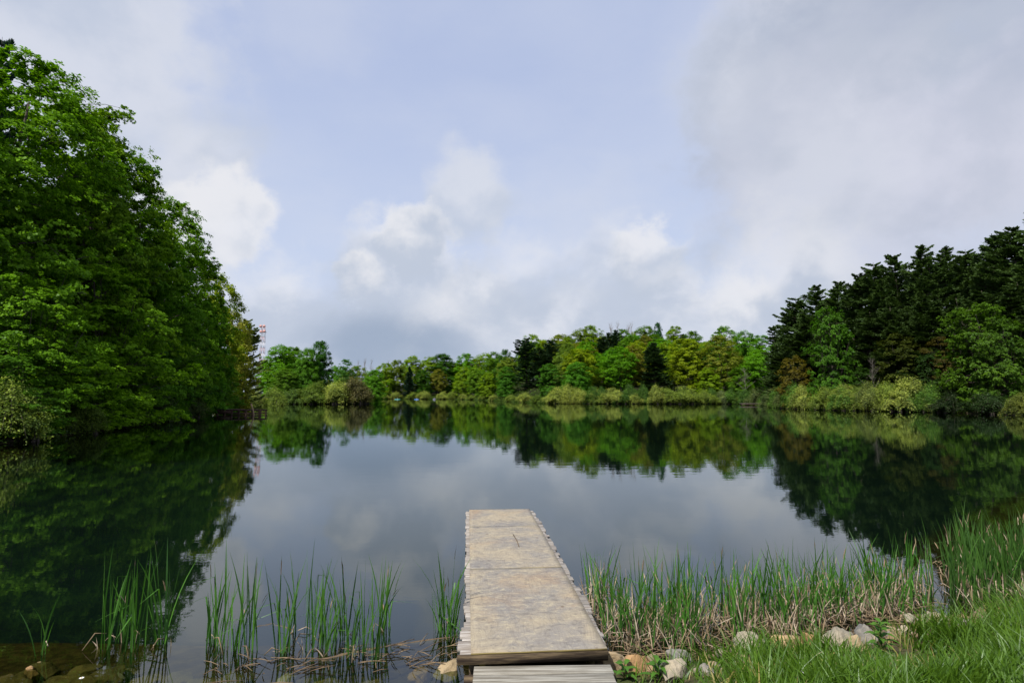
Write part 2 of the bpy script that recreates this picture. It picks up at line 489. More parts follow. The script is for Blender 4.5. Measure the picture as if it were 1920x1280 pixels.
def shore_dist(P):
    """signed distance to the shoreline, positive on land"""
    A = SHORE; B = np.roll(SHORE, -1, 0)
    best = np.full(len(P), 1e18); inside = np.zeros(len(P), bool)
    for a, b in zip(A, B):
        ab = b - a; ap = P - a
        tt = np.clip((ap @ ab) / (ab @ ab), 0, 1)
        dd = ((ap - tt[:, None] * ab) ** 2).sum(1)
        best = np.minimum(best, dd)
        cond = ((a[1] > P[:, 1]) != (b[1] > P[:, 1]))
        xi = (b[0] - a[0]) * (P[:, 1] - a[1]) / (b[1] - a[1] + 1e-12) + a[0]
        inside ^= cond & (P[:, 0] < xi)
    dst = np.sqrt(best)
    return np.where(inside, -dst, dst)


def vnoise(P, s, seed=0):
    """smooth value noise in 2D"""
    Q = P * s + seed * 17.3
    i = np.floor(Q).astype(int); f = Q - i; f = f * f * (3 - 2 * f)

    def h(a, b):
        v = np.sin(a * 127.1 + b * 311.7 + seed * 3.1) * 43758.5453
        return v - np.floor(v)
    a, b = i[:, 0], i[:, 1]
    return (h(a, b) * (1 - f[:, 0]) + h(a + 1, b) * f[:, 0]) * (1 - f[:, 1]) + (h(a, b + 1) * (1 - f[:, 0]) + h(a + 1, b + 1) * f[:, 0]) * f[:, 1]


def ground_z(P):
    P = np.atleast_2d(np.asarray(P, float)); s = shore_dist(P); x, y = P[:, 0], P[:, 1]
    dist = np.hypot(x, y)
    near = np.exp(-(dist / 25) ** 2)
    land_near = 0.27 * np.clip(s, 0, 3.6) + 0.03 * np.clip(s, 3.6, 30) - 0.03 * np.exp(-(s / 0.3) ** 2)
    land_far = 0.12 + 0.03 * np.clip(s, 0, 6) + 0.06 * np.clip(s - 6, 0, 60)
    land_far = np.where(s < 1.5, np.clip(s, 0, 1.5) / 1.5 * land_far, land_far)
    hill = 17 * np.exp(-(((x - 75) / 90) ** 2 + ((y - 345) / 75) ** 2)) + 11 * np.exp(-(((x + 40) / 160) ** 2 + ((y - 590) / 80) ** 2))
    hill += 9 * np.exp(-(((x - 120) / 40) ** 2 + ((y - 110) / 60) ** 2)) + 5 * np.exp(-(((x + 75) / 28) ** 2 + ((y - 55) / 45) ** 2))
    hill *= np.clip(s / 18, 0, 1)
    land = near * land_near + (1 - near) * land_far + hill + (vnoise(P, 0.9, 1) - .5) * 0.10 * np.clip(s, 0, 1) + (vnoise(P, 3.1, 2) - .5) * 0.05 * np.clip(s * 2, 0, 1)
    d = -s
    bed_near = -0.13 * np.clip(d, 0, 2.2) - 0.42 * np.clip(d - 2.2, 0, 4.5) - 0.05
    bed_far = -0.5 * np.clip(d, 0, 4.5)
    bed = np.maximum(near * bed_near + (1 - near) * bed_far, -2.3) + (vnoise(P, 1.7, 3) - .5) * 0.10 * np.clip(d, 0, 1) * np.exp(-d / 3)
    pit = np.exp(-((x - .45) / .85) ** 4) * np.exp(-((y - 4.2) / 1.0) ** 4)
    land = np.where(s > 0, land - pit * np.maximum(land - 0.10, 0), land)
    return np.where(s > 0, land, bed)


def gz(x, y):
    return float(ground_z([(x, y)])[0])


def axis(lo, hi, fine_lo, fine_hi, step, growth=1.09):
    v = list(np.arange(fine_lo, fine_hi, step)); s = step
    while v[-1] < hi: s *= growth; v.append(v[-1] + s)
    s = step
    while v[0] > lo: s *= growth; v.insert(0, v[0] - s)
    return np.array(v)


def grid_mesh(name, xs, ys, zf, m):
    X, Y = np.meshgrid(xs, ys); P = np.stack([X.ravel(), Y.ravel()], 1)
    V = np.column_stack([P, zf(P)])
    nx, ny = len(xs), len(ys)
    i = (np.arange(ny - 1)[:, None] * nx + np.arange(nx - 1)[None]).ravel()
    return new_mesh(name, V, np.stack([i, i + 1, i + nx + 1, i + nx], 1), m, smooth=True)


tag(link('ground', grid_mesh('ground', axis(-1500, 1500, -7, 9, 0.12, 1.06), axis(-600, 2600, 1.5, 11, 0.12, 1.045), ground_z, GROUND)), kind='structure')
tag(link('water', grid_mesh('water', np.linspace(-190, 110, 4), np.linspace(4.0, 500, 4), lambda P: np.zeros(len(P)), WATER)), kind='structure')


# ------------------------------------------------------------------ vegetation builders (shared meshes)
def leaf_quads(C, N, L, W, tint, r):
    """folded rhombic leaves: centre C, normal N, length L, width W"""
    n = len(C)
    N = N / (np.linalg.norm(N, axis=1)[:, None] + 1e-9)
    A = r.normal(size=(n, 3)); A -= (A * N).sum(1)[:, None] * N; A /= np.linalg.norm(A, axis=1)[:, None] + 1e-9
    B = np.cross(N, A)
    L = np.broadcast_to(L, (n,))[:, None]; W = np.broadcast_to(W, (n,))[:, None]
    V = np.stack([C - A * L * .5, C + B * W * .5 + N * W * .12 - A * L * .08, C + A * L * .5, C - B * W * .5 + N * W * .12 - A * L * .08], 1).reshape(-1, 3)
    return V, np.arange(n * 4).reshape(-1, 4), np.repeat(tint, 4)


def limb_path(p0, az, length, rise, droop, r, n=6):
    s = np.linspace(0, 1, n)
    wob = np.cumsum(r.normal(0, 0.035, (n, 3)), 0) * length; wob[0] = 0
    out = np.stack([np.cos(az) * s, np.sin(az) * s, rise * s - droop * s ** 2.2], 1) * length
    return p0 + out + wob


def broadleaf(seed, H=20.0, Rad=6.0, base=0.18, n_limb=46, n_clump=420, per=60, rc=0.9, leaf=0.26, top=0.55, flat=0.34, rise=0.45, droop=0.25, lean=0.0, trunk_r=0.28, spread=0.17, open_=0.35, shell=0.9, sub=0, tilt=0.75, nrand=0.5):
    """a broad-leaved tree: (trunk mesh with limbs, crown mesh)"""
    r = np.random.default_rng(seed)
    tr = MB()
    n = 9; zs = np.linspace(0, 0.9 * H, n)
    path = np.stack([np.cumsum(r.normal(0, 0.012 * H, n)), np.cumsum(r.normal(0, 0.012 * H, n)), zs], 1); path[0, :2] = 0
    path[:, 0] += lean * zs
    rad = trunk_r * (1 - zs / (0.97 * H)) ** 0.8 + 0.02; rad[0] *= 1.5
    tr.tube(path, rad, 8)

    def trunk_at(h):
        return np.array([np.interp(h, zs, path[:, k]) for k in range(3)])
    limbs = []
    for i in range(n_limb):
        f = base + (0.98 - base) * ((i + r.uniform(0, .9)) / n_limb) ** 0.9
        t_ = (f - base) / (1 - base)
        prof = (np.sin(np.pi * min(1, (t_ + 0.10) / (1.12)) ** top) ** 0.75) if t_ < 1 else 0.1
        ln = Rad * max(0.16, prof) * r.uniform(0.62, 1.12)
        az = i * 2.399 + r.uniform(-.5, .5)
        rs = rise * (0.35 + 1.6 * t_) * r.uniform(.7, 1.3)
        h0 = max(0.06, f - 0.10 - 0.10 * t_) * H
        P = limb_path(trunk_at(min(h0, 0.88 * H)), az, ln, rs, droop * (1.1 - t_), r)
        P[:, 2] = np.minimum(P[:, 2], H)
        limbs.append(P)
        tr.tube(P, np.linspace(0.28, 0.04, len(P)) * trunk_r * (0.6 + 0.4 * ln / Rad), 5, cap=False)
    # the leader
    limbs.append(np.array([trunk_at(0.72 * H) + (trunk_at(0.9 * H) + np.array((0, 0, .1 * H)) - trunk_at(0.72 * H)) * s for s in np.linspace(0, 1, 6)]))
    lens = np.array([np.linalg.norm(P[-1] - P[0]) for P in limbs]) + 0.5
    CC = []
    pick = r.choice(len(limbs), n_clump, p=lens / lens.sum())
    for k in pick:
        P = limbs[k]; s = open_ + (1 - open_) * r.uniform(0, 1) ** 0.6
        c = np.array([np.interp(s * (len(P) - 1), np.arange(len(P)), P[:, j]) for j in range(3)])
        off = r.normal(0, 1, 3) * lens[k] * spread; off[2] *= 0.55
        CC.append(c + off)
    # the rest of the sprays fill a lobed envelope
    ne = int(n_clump * shell); el = r.uniform(0, 6.28, ne); et = 1 - r.uniform(0, 1, ne) ** 1.15; tm = 0.40
    pr = np.where(et < tm, np.sqrt(np.maximum(0, 1 - 0.62 * ((tm - et) / tm) ** 2)), np.sqrt(np.maximum(0, 1 - ((et - tm) / (1 - tm)) ** 2)) ** 0.92)
    lobe = 1 + .16 * np.sin(el * 3 + et * 7 + r.uniform(0, 6)) + .12 * np.sin(el * 5 - et * 11 + r.uniform(0, 6)) + .07 * np.sin(el * 2 + et * 19)
    er = Rad * pr * lobe * r.uniform(.62, 1.0, ne) + .2
    ez = H * (base + (1 - base) * et * (1 + .04 * np.sin(el * 4 + 1)))
    axis_ = np.stack([np.interp(ez, zs, path[:, k]) for k in range(2)], 1)
    EC = np.column_stack([axis_[:, 0] + np.cos(el) * er, axis_[:, 1] + np.sin(el) * er, ez - 0.12 * er])
    ends = np.concatenate([P[2:] for P in limbs])
    for c in EC[::3]:
        j = np.argmin(((ends - c) ** 2).sum(1)); tr.tube(np.array([ends[j], (ends[j] + c) / 2 + (0, 0, .15), c]), (0.03, 0.02, 0.008), 4, cap=False)
    pick = list(pick) + [0] * ne
    CC = np.concatenate([np.array(CC), EC]); CC[:, 2] = np.clip(CC[:, 2], 0.05 * H, H)
    # twigs from the limbs to the leaf sprays
    for c, k in zip(CC[:160], pick[:160]):
        P = limbs[k]; j = np.argmin(((P - c) ** 2).sum(1)); a = P[j]
        tr.tube(np.array([a, (a + c) / 2 + (0, 0, 0.1), c]), (0.022, 0.016, 0.008), 4, cap=False)
    m = np.maximum(8, (per * r.uniform(0.4, 1.5, len(CC)))).astype(int)
    idx = np.repeat(np.arange(len(CC)), m); N_ = len(idx)
    rs_ = (rc * r.uniform(0.6, 1.35, len(CC)))[idx]
    d = r.normal(size=(N_, 3)); d /= np.linalg.norm(d, axis=1)[:, None]; d *= r.uniform(0, 1, N_)[:, None] ** 0.5
    if sub:                                 # leaves gather in bunches along the twigs of a spray
        sc = r.normal(size=(len(CC), sub, 3)); sc /= np.linalg.norm(sc, axis=2)[..., None]; sc *= r.uniform(0.2, 1, (len(CC), sub, 1)) ** .6
        d = sc[idx, r.integers(0, sub, N_)] + d * 0.30
    off = d * rs_[:, None]; off[:, 2] *= flat; off[:, 2] -= 0.22 * (d[:, 0] ** 2 + d[:, 1] ** 2) * rs_
    C = CC[idx] + off
    ctr = np.array((path[:, 0].mean(), path[:, 1].mean(), 0.5 * H))
    outw = CC[idx] - ctr; outw[:, 2] *= 0.3; outw /= np.linalg.norm(outw, axis=1)[:, None] + 1e-6
    N = np.array((0, 0, 1.0)) * 0.8 + outw * tilt + r.normal(0, nrand, (N_, 3))
    ct = r.normal(0.5, 0.14, len(CC))[idx] + r.normal(0, 0.13, N_)
    lf = leaf * r.uniform(0.65, 1.25, N_)
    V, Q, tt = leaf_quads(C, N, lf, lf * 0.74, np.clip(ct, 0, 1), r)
    return tr.mesh('trunk', BARK, True), new_mesh('crown', V, Q, LEAF, tt), H


def conifer(seed, H=24.0, Rad=5.0, base=0.12, whorl=0.75, per_w=5, prof=0.75, tuft=0.42, up=0.12, sag=0.10, dens=1.0, top_flat=0.0, trunk_r=0.3, irregular=0.3, forks=0):
    r = np.random.default_rng(seed)
    tr = MB(); n = 8; zs = np.linspace(0, H, n)
    path = np.stack([np.cumsum(r.normal(0, 0.004 * H, n)), np.cumsum(r.normal(0, 0.004 * H, n)), zs], 1); path[0, :2] = 0
    tr.tube(path, trunk_r * (1 - zs / H) ** 0.8 + 0.025, 7)
    C, N, T, AX = [], [], [], []
    side_len = r.uniform(1 - irregular, 1 + irregular * .6, 24)
    levels = []; z = base * H
    while z < 0.985 * H:
        levels.append((z, None)); z += whorl * r.uniform(0.7, 1.3) * (1 - 0.45 * (z / H - base) / (1 - base))
    for f in range(forks):
        a = r.uniform(0, 6.28); h0, h1 = r.uniform(.45, .62) * H, r.uniform(.80, .95) * H; off = Rad * r.uniform(.35, .6)
        p_a = np.array([np.interp(h0, zs, path[:, k]) for k in range(3)]); p_b = np.array([np.interp(h1, zs, path[:, k]) for k in range(3)]) + (math.cos(a) * off, math.sin(a) * off, 0)
        mid = p_a * .45 + p_b * .55 + (math.cos(a) * off * .25, math.sin(a) * off * .25, 0)
        FP = np.array([p_a, mid, p_b]); tr.tube(FP, (.12, .08, .02), 6)
        for q in np.linspace(.35, .97, int((h1 - h0) * .65 / whorl) + 2):
            levels.append((h0 + (h1 - h0) * q, (FP, q)))
    for z, fork in levels:
        t_ = (z / H - base) / (1 - base)
        Lr = Rad * ((1 - t_) ** prof) * (0.55 + 0.45 * min(1, t_ / 0.15)) + 0.20 + top_flat * (t_ > 0.6) * (1 - t_) * 4
        if fork is not None: Lr = 0.25 + 0.42 * Rad * (1 - fork[1]) ** .55
        for b in range(per_w):
            az = r.uniform(0, 2 * np.pi); ln = Lr * r.uniform(0.45, 1.15) * side_len[int(az / (2 * np.pi) * 24) % 24]
            p0 = np.array([np.interp(z, zs, path[:, k]) for k in range(3)])
            if fork is not None: p0 = np.array([np.interp(fork[1] * 2, np.arange(3), fork[0][:, k]) for k in range(3)])
            s = np.linspace(0, 1, 5); a = up * (1 + 1.5 * t_) - 0.02
            P = p0 + np.stack([np.cos(az) * s, np.sin(az) * s, a * s - sag * (1.2 - t_) * np.sin(s * np.pi * 0.9) + 0.10 * s ** 3], 1) * ln
            P += np.cumsum(r.normal(0, .02, P.shape), 0) * ln * np.array((1, 1, .5)); P[0] = p0
            tr.tube(P, np.linspace(0.055, 0.012, 5) * (0.5 + ln / Rad * .6), 4, cap=False)
            k = max(10, int((ln + .5) * 62 * dens))
            u = 0.18 + 0.82 * r.uniform(0, 1, k) ** 0.72
            base_p = np.stack([np.interp(u * 4, np.arange(5), P[:, j]) for j in range(3)], 1)
            wid = (0.14 + 0.34 * np.sin(np.pi * np.clip(u, 0, 1) ** 0.9)) * np.clip(ln, 0.55, 3.4) * 0.72
            la = r.normal(0, 0.55, k) * wid
            dirx = np.array((np.cos(az), np.sin(az), 0)); dirs = np.array((-np.sin(az), np.cos(az), 0))
            c = base_p + la[:, None] * dirs + dirx * np.abs(la)[:, None] * 0.35
            c[:, 2] += r.normal(0, 0.07, k) + 0.06
            C.append(c)
            ax = dirx * 1.0 + np.sign(la)[:, None] * dirs * 0.55 + np.array((0, 0, 0.35)) + r.normal(0, 0.3, (k, 3))
            AX.append(ax); N.append(np.array((0, 0, .8)) + dirx * .5 + r.normal(0, 0.5, (k, 3)))
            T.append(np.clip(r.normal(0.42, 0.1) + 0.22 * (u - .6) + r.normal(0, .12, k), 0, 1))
    C = np.concatenate(C); N = np.concatenate(N); T = np.concatenate(T); AX = np.concatenate(AX)
    AX /= np.linalg.norm(AX, axis=1)[:, None]; N -= (N * AX).sum(1)[:, None] * AX; N /= np.linalg.norm(N, axis=1)[:, None] + 1e-9
    B = np.cross(N, AX); L = (tuft * r.uniform(.6, 1.3, len(C)))[:, None]; W = L * 0.36
    V = np.stack([C - AX * L * .5, C + B * W * .5 + AX * L * .1, C + AX * L * .5 + N * L * .1, C - B * W * .5 + AX * L * .1], 1).reshape(-1, 3)
    return tr.mesh('trunk', BARK, True), new_mesh('crown', V, np.arange(len(V)).reshape(-1, 4), NEEDLE, np.repeat(T, 4)), H


def shrub(seed, H=4.0, Rad=3.4, n_stem=70, per=95, leaf=0.17, arch=1.0):
    """a mound of arching branches"""
    r = np.random.default_rng(seed)
    tr = MB(); C, N, T = [], [], []
    lob = r.uniform(0.7, 1.15, 9)
    mounds = [(0, 0, .82, 1.0)] + [(math.cos(a) * Rad * q, math.sin(a) * Rad * q, r.uniform(.42, .66), r.uniform(.5, .92)) for a, q in zip(np.arange(5) * 1.26 + r.uniform(-.5, .5, 5), r.uniform(.4, .62, 5))]
    Rad0, H0 = Rad, H
    for i in range(n_stem):
        mx_, my_, fr_, fh_ = mounds[i % len(mounds)] if i % 3 else mounds[0]
        Rad, H = Rad0 * fr_, H0 * fh_
        az = r.uniform(0, 2 * np.pi); e = r.uniform(0, 1) ** 0.7
        k = lob[int(az / (2 * np.pi) * 9) % 9]
        reach = Rad * e * k; hh = H * math.sqrt(max(0.30, 1 - (e * .90) ** 2)) * r.uniform(.72, 1.05) * (0.75 + .25 * k)
        s = np.linspace(0, 1, 7)
        P = np.stack([np.cos(az) * reach * s ** 1.1, np.sin(az) * reach * s ** 1.1, hh * np.sin(s * np.pi * (0.5 + .44 * arch * e ** 1.5))], 1)
        P += np.cumsum(r.normal(0, .03, P.shape), 0) * H * .35; P[0] = (np.cos(az) * .25, np.sin(az) * .25, 0); P[:, 2] = np.maximum(P[:, 2], 0.0); P[:, 0] += mx_; P[:, 1] += my_
        tr.tube(P, np.linspace(0.03, 0.006, 7), 4, cap=False)
        m = int(per * r.uniform(.6, 1.3)); u = 0.10 + .90 * r.uniform(0, 1, m) ** .8
        c = np.stack([np.interp(u * 6, np.arange(7), P[:, j]) for j in range(3)], 1)
        sp = 0.065 * H * (0.5 + u); c += r.normal(0, 1, c.shape) * sp[:, None] * np.array((1, 1, .62)); c[:, 2] = np.maximum(c[:, 2] - 0.06 * H * r.uniform(0, 1, m), 0.03)
        C.append(c); o = c.copy(); o[:, 2] = 0; o /= np.linalg.norm(o, axis=1)[:, None] + .3
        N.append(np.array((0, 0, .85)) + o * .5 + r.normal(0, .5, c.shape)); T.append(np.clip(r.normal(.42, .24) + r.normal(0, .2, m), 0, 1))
    C = np.concatenate(C); N = np.concatenate(N); T = np.concatenate(T)
    lf = leaf * r.uniform(.6, 1.3, len(C))
    V, Q, tt = leaf_quads(C, N, lf * 1.25, lf * .6, T, r)
    return tr.mesh('stem', BARK, True), new_mesh('foliage', V, Q, LEAF, tt), H0


def bare_tree(seed, H=14.0, n=26, fan=0.42):
    r = np.random.default_rng(seed); tr = MB(); zs = np.linspace(0, H, 7)
    path = np.stack([np.cumsum(r.normal(0, .015 * H, 7)), np.cumsum(r.normal(0, .015 * H, 7)), zs], 1); path[0, :2] = 0
    tr.tube(path, 0.10 * (1 - zs / H) ** .7 + .015, 6)
    br = MB()
    for i in range(n):
        f = r.uniform(.3, .95); p0 = np.array([np.interp(f * H, zs, path[:, k]) for k in range(3)])
        P = limb_path(p0, r.uniform(0, 6.28), H * fan * r.uniform(.4, 1) * (1.15 - f), 1.1, 0.1, r, 5)
        br.tube(P, np.linspace(.045, .012, 5), 4, cap=False)
        for k in range(3):
            j = r.integers(1, 4); Q = limb_path(P[j], r.uniform(0, 6.28), H * .08, .9, 0, r, 4); br.tube(Q, np.linspace(.03, .01, 4), 3, cap=False)
    return tr.mesh('trunk', BARK, True), br.mesh('branch', BARK, True), H


K = {}
for i in range(3):   # big shore maples, seen close
    K['maple%d' % i] = broadleaf(20 + i, 24, 7.6, 0.06, 60, 150, 270, 1.35, 0.27, 0.62, 0.46, 0.34, 0.30, trunk_r=0.34, spread=0.14, shell=1.5, sub=12)
for i in range(3):   # understory maples with layered sprays
    K['layer%d' % i] = broadleaf(30 + i, 12, 4.8, 0.03, 40, 110, 210, 0.92, 0.21, 0.60, 0.50, 0.26, 0.30, trunk_r=0.16, spread=0.15, shell=1.3, sub=10)
for i in range(5):   # the far wood
    K['wood%d' % i] = broadleaf(40 + i, 20, 5.6, 0.14 + .03 * i, 34, 190, 80, 1.0, 0.36, 0.50 + .05 * i, 0.66, 0.5, 0.22, trunk_r=0.24, spread=0.15)
for i in range(2):   # open crowned trees with visible trunks
    K['open%d' % i] = broadleaf(50 + i, 20, 4.6, 0.34, 26, 150, 50, 0.95, 0.34, 0.55, 0.6, 0.6, 0.15, trunk_r=0.22, spread=0.15)
for i in range(2):   # dense round crowns
    K['round%d' % i] = broadleaf(55 + i, 16, 5.2, 0.05, 60, 300, 90, 0.95, 0.30, 0.55, 0.6, 0.36, 0.25, trunk_r=0.26, spread=0.13)
for i in range(4):   # white pines
    K['pine%d' % i] = conifer(60 + i, 24, 5.8, 0.06, 0.85, 6, 0.54, 0.34, 0.16, 0.04, 2.1, irregular=0.5, forks=2)
for i in range(2):   # denser dark hemlock or spruce
    K['hemlock%d' % i] = conifer(70 + i, 20, 6.2, 0.03, 0.60, 7, 0.68, 0.46, 0.03, 0.10, 1.4, irregular=0.2)
for i in range(4):
    K['shrub%d' % i] = shrub(80 + i, 4.0, 3.6, 150, 130, 0.17)
for i in range(2):
    K['bare%d' % i] = bare_tree(90 + i)

BARK_C = (0.10, 0.085, 0.07)
PALEBARK = (0.26, 0.23, 0.20)


def tree(kind, X, Y, h, wide, color, name, label, cat, group, rz=None, bark=BARK_C, sink=0.1):
    trunk, crown, H = K[kind]
    if kind[:5] in ('maple', 'layer', 'round') or kind[:4] in ('wood', 'open'):
        k = (1.35 if X < 0 else 0.9) if kind[:5] in ('maple', 'layer') else 1.12
        color = (color[0] * 1.06 * k, color[1] * k, color[2] * 0.6 * k)
    s = h / H
    root = empty(name, (X, Y, gz(X, Y) - sink), random.uniform(0, 6.28) if rz is None else rz, (s * wide, s * wide, s))
    tag(root, label, cat, group)
    link(trunk.name.split('.')[0], trunk, root, color=bark)
    link(crown.name.split('.')[0], crown, root, color=color if not kind.startswith('bare') else bark)
    return root


def tree_px(kind, px, top, Y, Rpx, color, name, label, cat='tree', group=None, **kw):
    """stands at depth Y below picture column px; crown top at picture row top; crown about 2*Rpx wide"""
    if kind.startswith('shrub'):            # shore shrubs root right at the waterline
        for _ in range(60):
            q = at_y(px, top, Y); sdn = float(shore_dist(np.array([q[:2]]))[0])
            if sdn < 0.5: break
            Y -= max(0.25, sdn * 0.35)
    if kind.startswith('shrub'): Rpx *= 1.18
    p = at_y(px, top, Y); g = gz(p[0], Y)
    h = max(p[2] - g + 0.1, 1.0)
    base_R = {'maple': 7.6 / 24, 'layer': 4.8 / 12, 'wood': 5.9 / 20, 'open': 5.0 / 20, 'round': 5.4 / 16, 'pine': 5.4 / 24, 'hemlock': 6.0 / 20, 'shrub': 3.6 / 4, 'bare': .2}[kind.rstrip('0123456789')]
    return tree(kind, p[0], Y, h, (Rpx * Y / FPX) / (base_R * h), color, name, label, cat, group, **kw)


G_MID, G_BRIGHT, G_DEEP = (0.068, 0.150, 0.010), (0.090, 0.225, 0.012), (0.034, 0.095, 0.008)
G_LIME, G_GOLD, G_OLIVE = (0.145, 0.235, 0.014), (0.168, 0.225, 0.012), (0.118, 0.172, 0.026)
G_BROWN, G_PINE, G_SPRUCE = (0.140, 0.145, 0.030), (0.070, 0.115, 0.032), (0.020, 0.048, 0.026)
G_SHRUB, G_SHRUB2, G_TEAL = (0.285, 0.315, 0.072), (0.200, 0.255, 0.046), (0.048, 0.135, 0.030)

# ---- left bank
gl = 'tall maples of the left bank'
for kind, px, top, Y, Rpx, c, lab in [
    ('maple0', -150, 80, 36, 210, G_MID, 'tall dark green maple half out of frame at the far left'),
    ('maple1', 20, 126, 43, 200, (0.088, 0.185, 0.012), 'tallest green maple of the left bank, its crown reaching highest in the photo'),
    ('maple2', 140, 185, 50, 165, (0.105, 0.190, 0.012), 'big green maple with ragged rounded top right of the tallest maple'),
    ('maple0', 235, 290, 57, 125, (0.064, 0.150, 0.012), 'deep green maple whose leafy boughs jut over the lake against the sky'),
    ('maple1', 305, 385, 66, 100, (0.080, 0.170, 0.012), 'green maple with stepped boughs sloping down beside the jutting maple'),
    ('maple2', 352, 455, 77, 78, (0.090, 0.19, 0.014), 'slender mid green maple left of the yellow green maple'),
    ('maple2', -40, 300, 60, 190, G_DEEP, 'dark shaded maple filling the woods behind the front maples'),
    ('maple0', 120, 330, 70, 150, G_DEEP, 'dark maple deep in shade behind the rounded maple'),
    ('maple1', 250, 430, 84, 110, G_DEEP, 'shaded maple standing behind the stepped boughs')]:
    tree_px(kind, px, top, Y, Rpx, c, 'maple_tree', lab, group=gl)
tree_px('pine0', 4, 72, 58, 62, (0.02, 0.05, 0.03), 'pine_tree', 'dark pine top peeping above the tallest left maple', group='pine trees by the lake')
tree_px('wood1', 408, 518, 92, 56, (0.185, 0.245, 0.02), 'maple_tree', 'yellow green maple with feathery edge near the radio tower', group=gl)
tree_px('wood3', 442, 585, 104, 44, (0.19, 0.20, 0.035), 'maple_tree', 'olive brown budding tree left of the dark pine by the tower', group=gl)
tree_px('pine2', 456, 598, 116, 42, (0.125, 0.165, 0.04), 'pine_tree', 'olive green pine with upswept tiers in front of the radio tower', group='pine trees by the lake')
tree_px('round0', 388, 582, 80, 48, (0.07, 0.185, 0.016), 'maple_tree', 'bright green young tree below the yellow green maple', group=gl)
gu = 'understory maples at the left water edge'
for kind, px, top, Y, Rpx, c, lab in [
    ('layer0', 205, 500, 48, 130, (0.115, 0.225, 0.012), 'layered maple with sunlit sprays spreading low over the left shore'),
    ('layer1', 60, 520, 38, 120, (0.085, 0.18, 0.012), 'dim layered maple at the left edge below the tallest maple'),
    ('layer2', 125, 640, 41, 110, (0.125, 0.24, 0.012), 'low bright maple whose sprays touch the water beside the pale shrub'),
    ('layer1', 265, 610, 57, 80, (0.06, 0.15, 0.017), 'green maple bending over the water right of the layered maple'),
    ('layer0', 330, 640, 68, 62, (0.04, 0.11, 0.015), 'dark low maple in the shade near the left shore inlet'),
    ('layer2', 110, 430, 52, 120, (0.09, 0.20, 0.012), 'layered maple standing up the bank behind the sunlit sprays'),
    ('layer0', 410, 690, 88, 40, (0.075, 0.165, 0.018), 'small green sapling maple above the old frame dock'),
    ('layer1', -40, 640, 33, 120, (0.055, 0.13, 0.016), 'low dark maple cut by the left frame edge')]:
    tree_px(kind, px, top, Y, Rpx, c, 'maple_tree', lab, group=gu)
gs = 'pale flowering shrubs along the shore'
for i, (px, top, Y, Rpx, c, lab) in enumerate([
    (28, 716, 33, 72, G_SHRUB2, 'pale olive shrub hanging over the water at the left frame edge'),
    (150, 752, 41, 50, G_OLIVE, 'small olive shrub trailing in the water below the bright maple'),
    (300, 742, 62, 40, (0.075, 0.10, 0.035), 'grey green shrub in deep shade at the left shore'),
    (352, 735, 75, 34, (0.085, 0.12, 0.035), 'dull green shrub left of the old frame dock'),
    (438, 726, 120, 32, G_SHRUB2, 'olive shrub directly behind the old frame dock'),
    (474, 726, 142, 27, G_SHRUB, 'pale domed shrub behind the right end of the old frame dock'),
    (515, 727, 155, 26, G_SHRUB2, 'mid olive shrub between the pale domed shrub and the point'),
    (548, 728, 186, 28, (0.11, 0.17, 0.04), 'greener shrub at the foot of the light green round tree'),
    (592, 717, 189, 34, G_OLIVE, 'broad olive shrub at the foot of the dark round maple'),
    (634, 713, 188, 40, G_SHRUB, 'largest pale shrub on the point, below the round maple'),
    (664, 708, 194, 34, (0.15, 0.13, 0.055), 'brownish shrub on the tip of the point'),
    (678, 728, 187, 22, (0.19, 0.20, 0.04), 'yellowish low shrub at the waterline on the tip of the point')]):
    tree_px('shrub%d' % (i % 4), px, top, Y, Rpx, c, 'shrub', lab, 'shrub', gs)

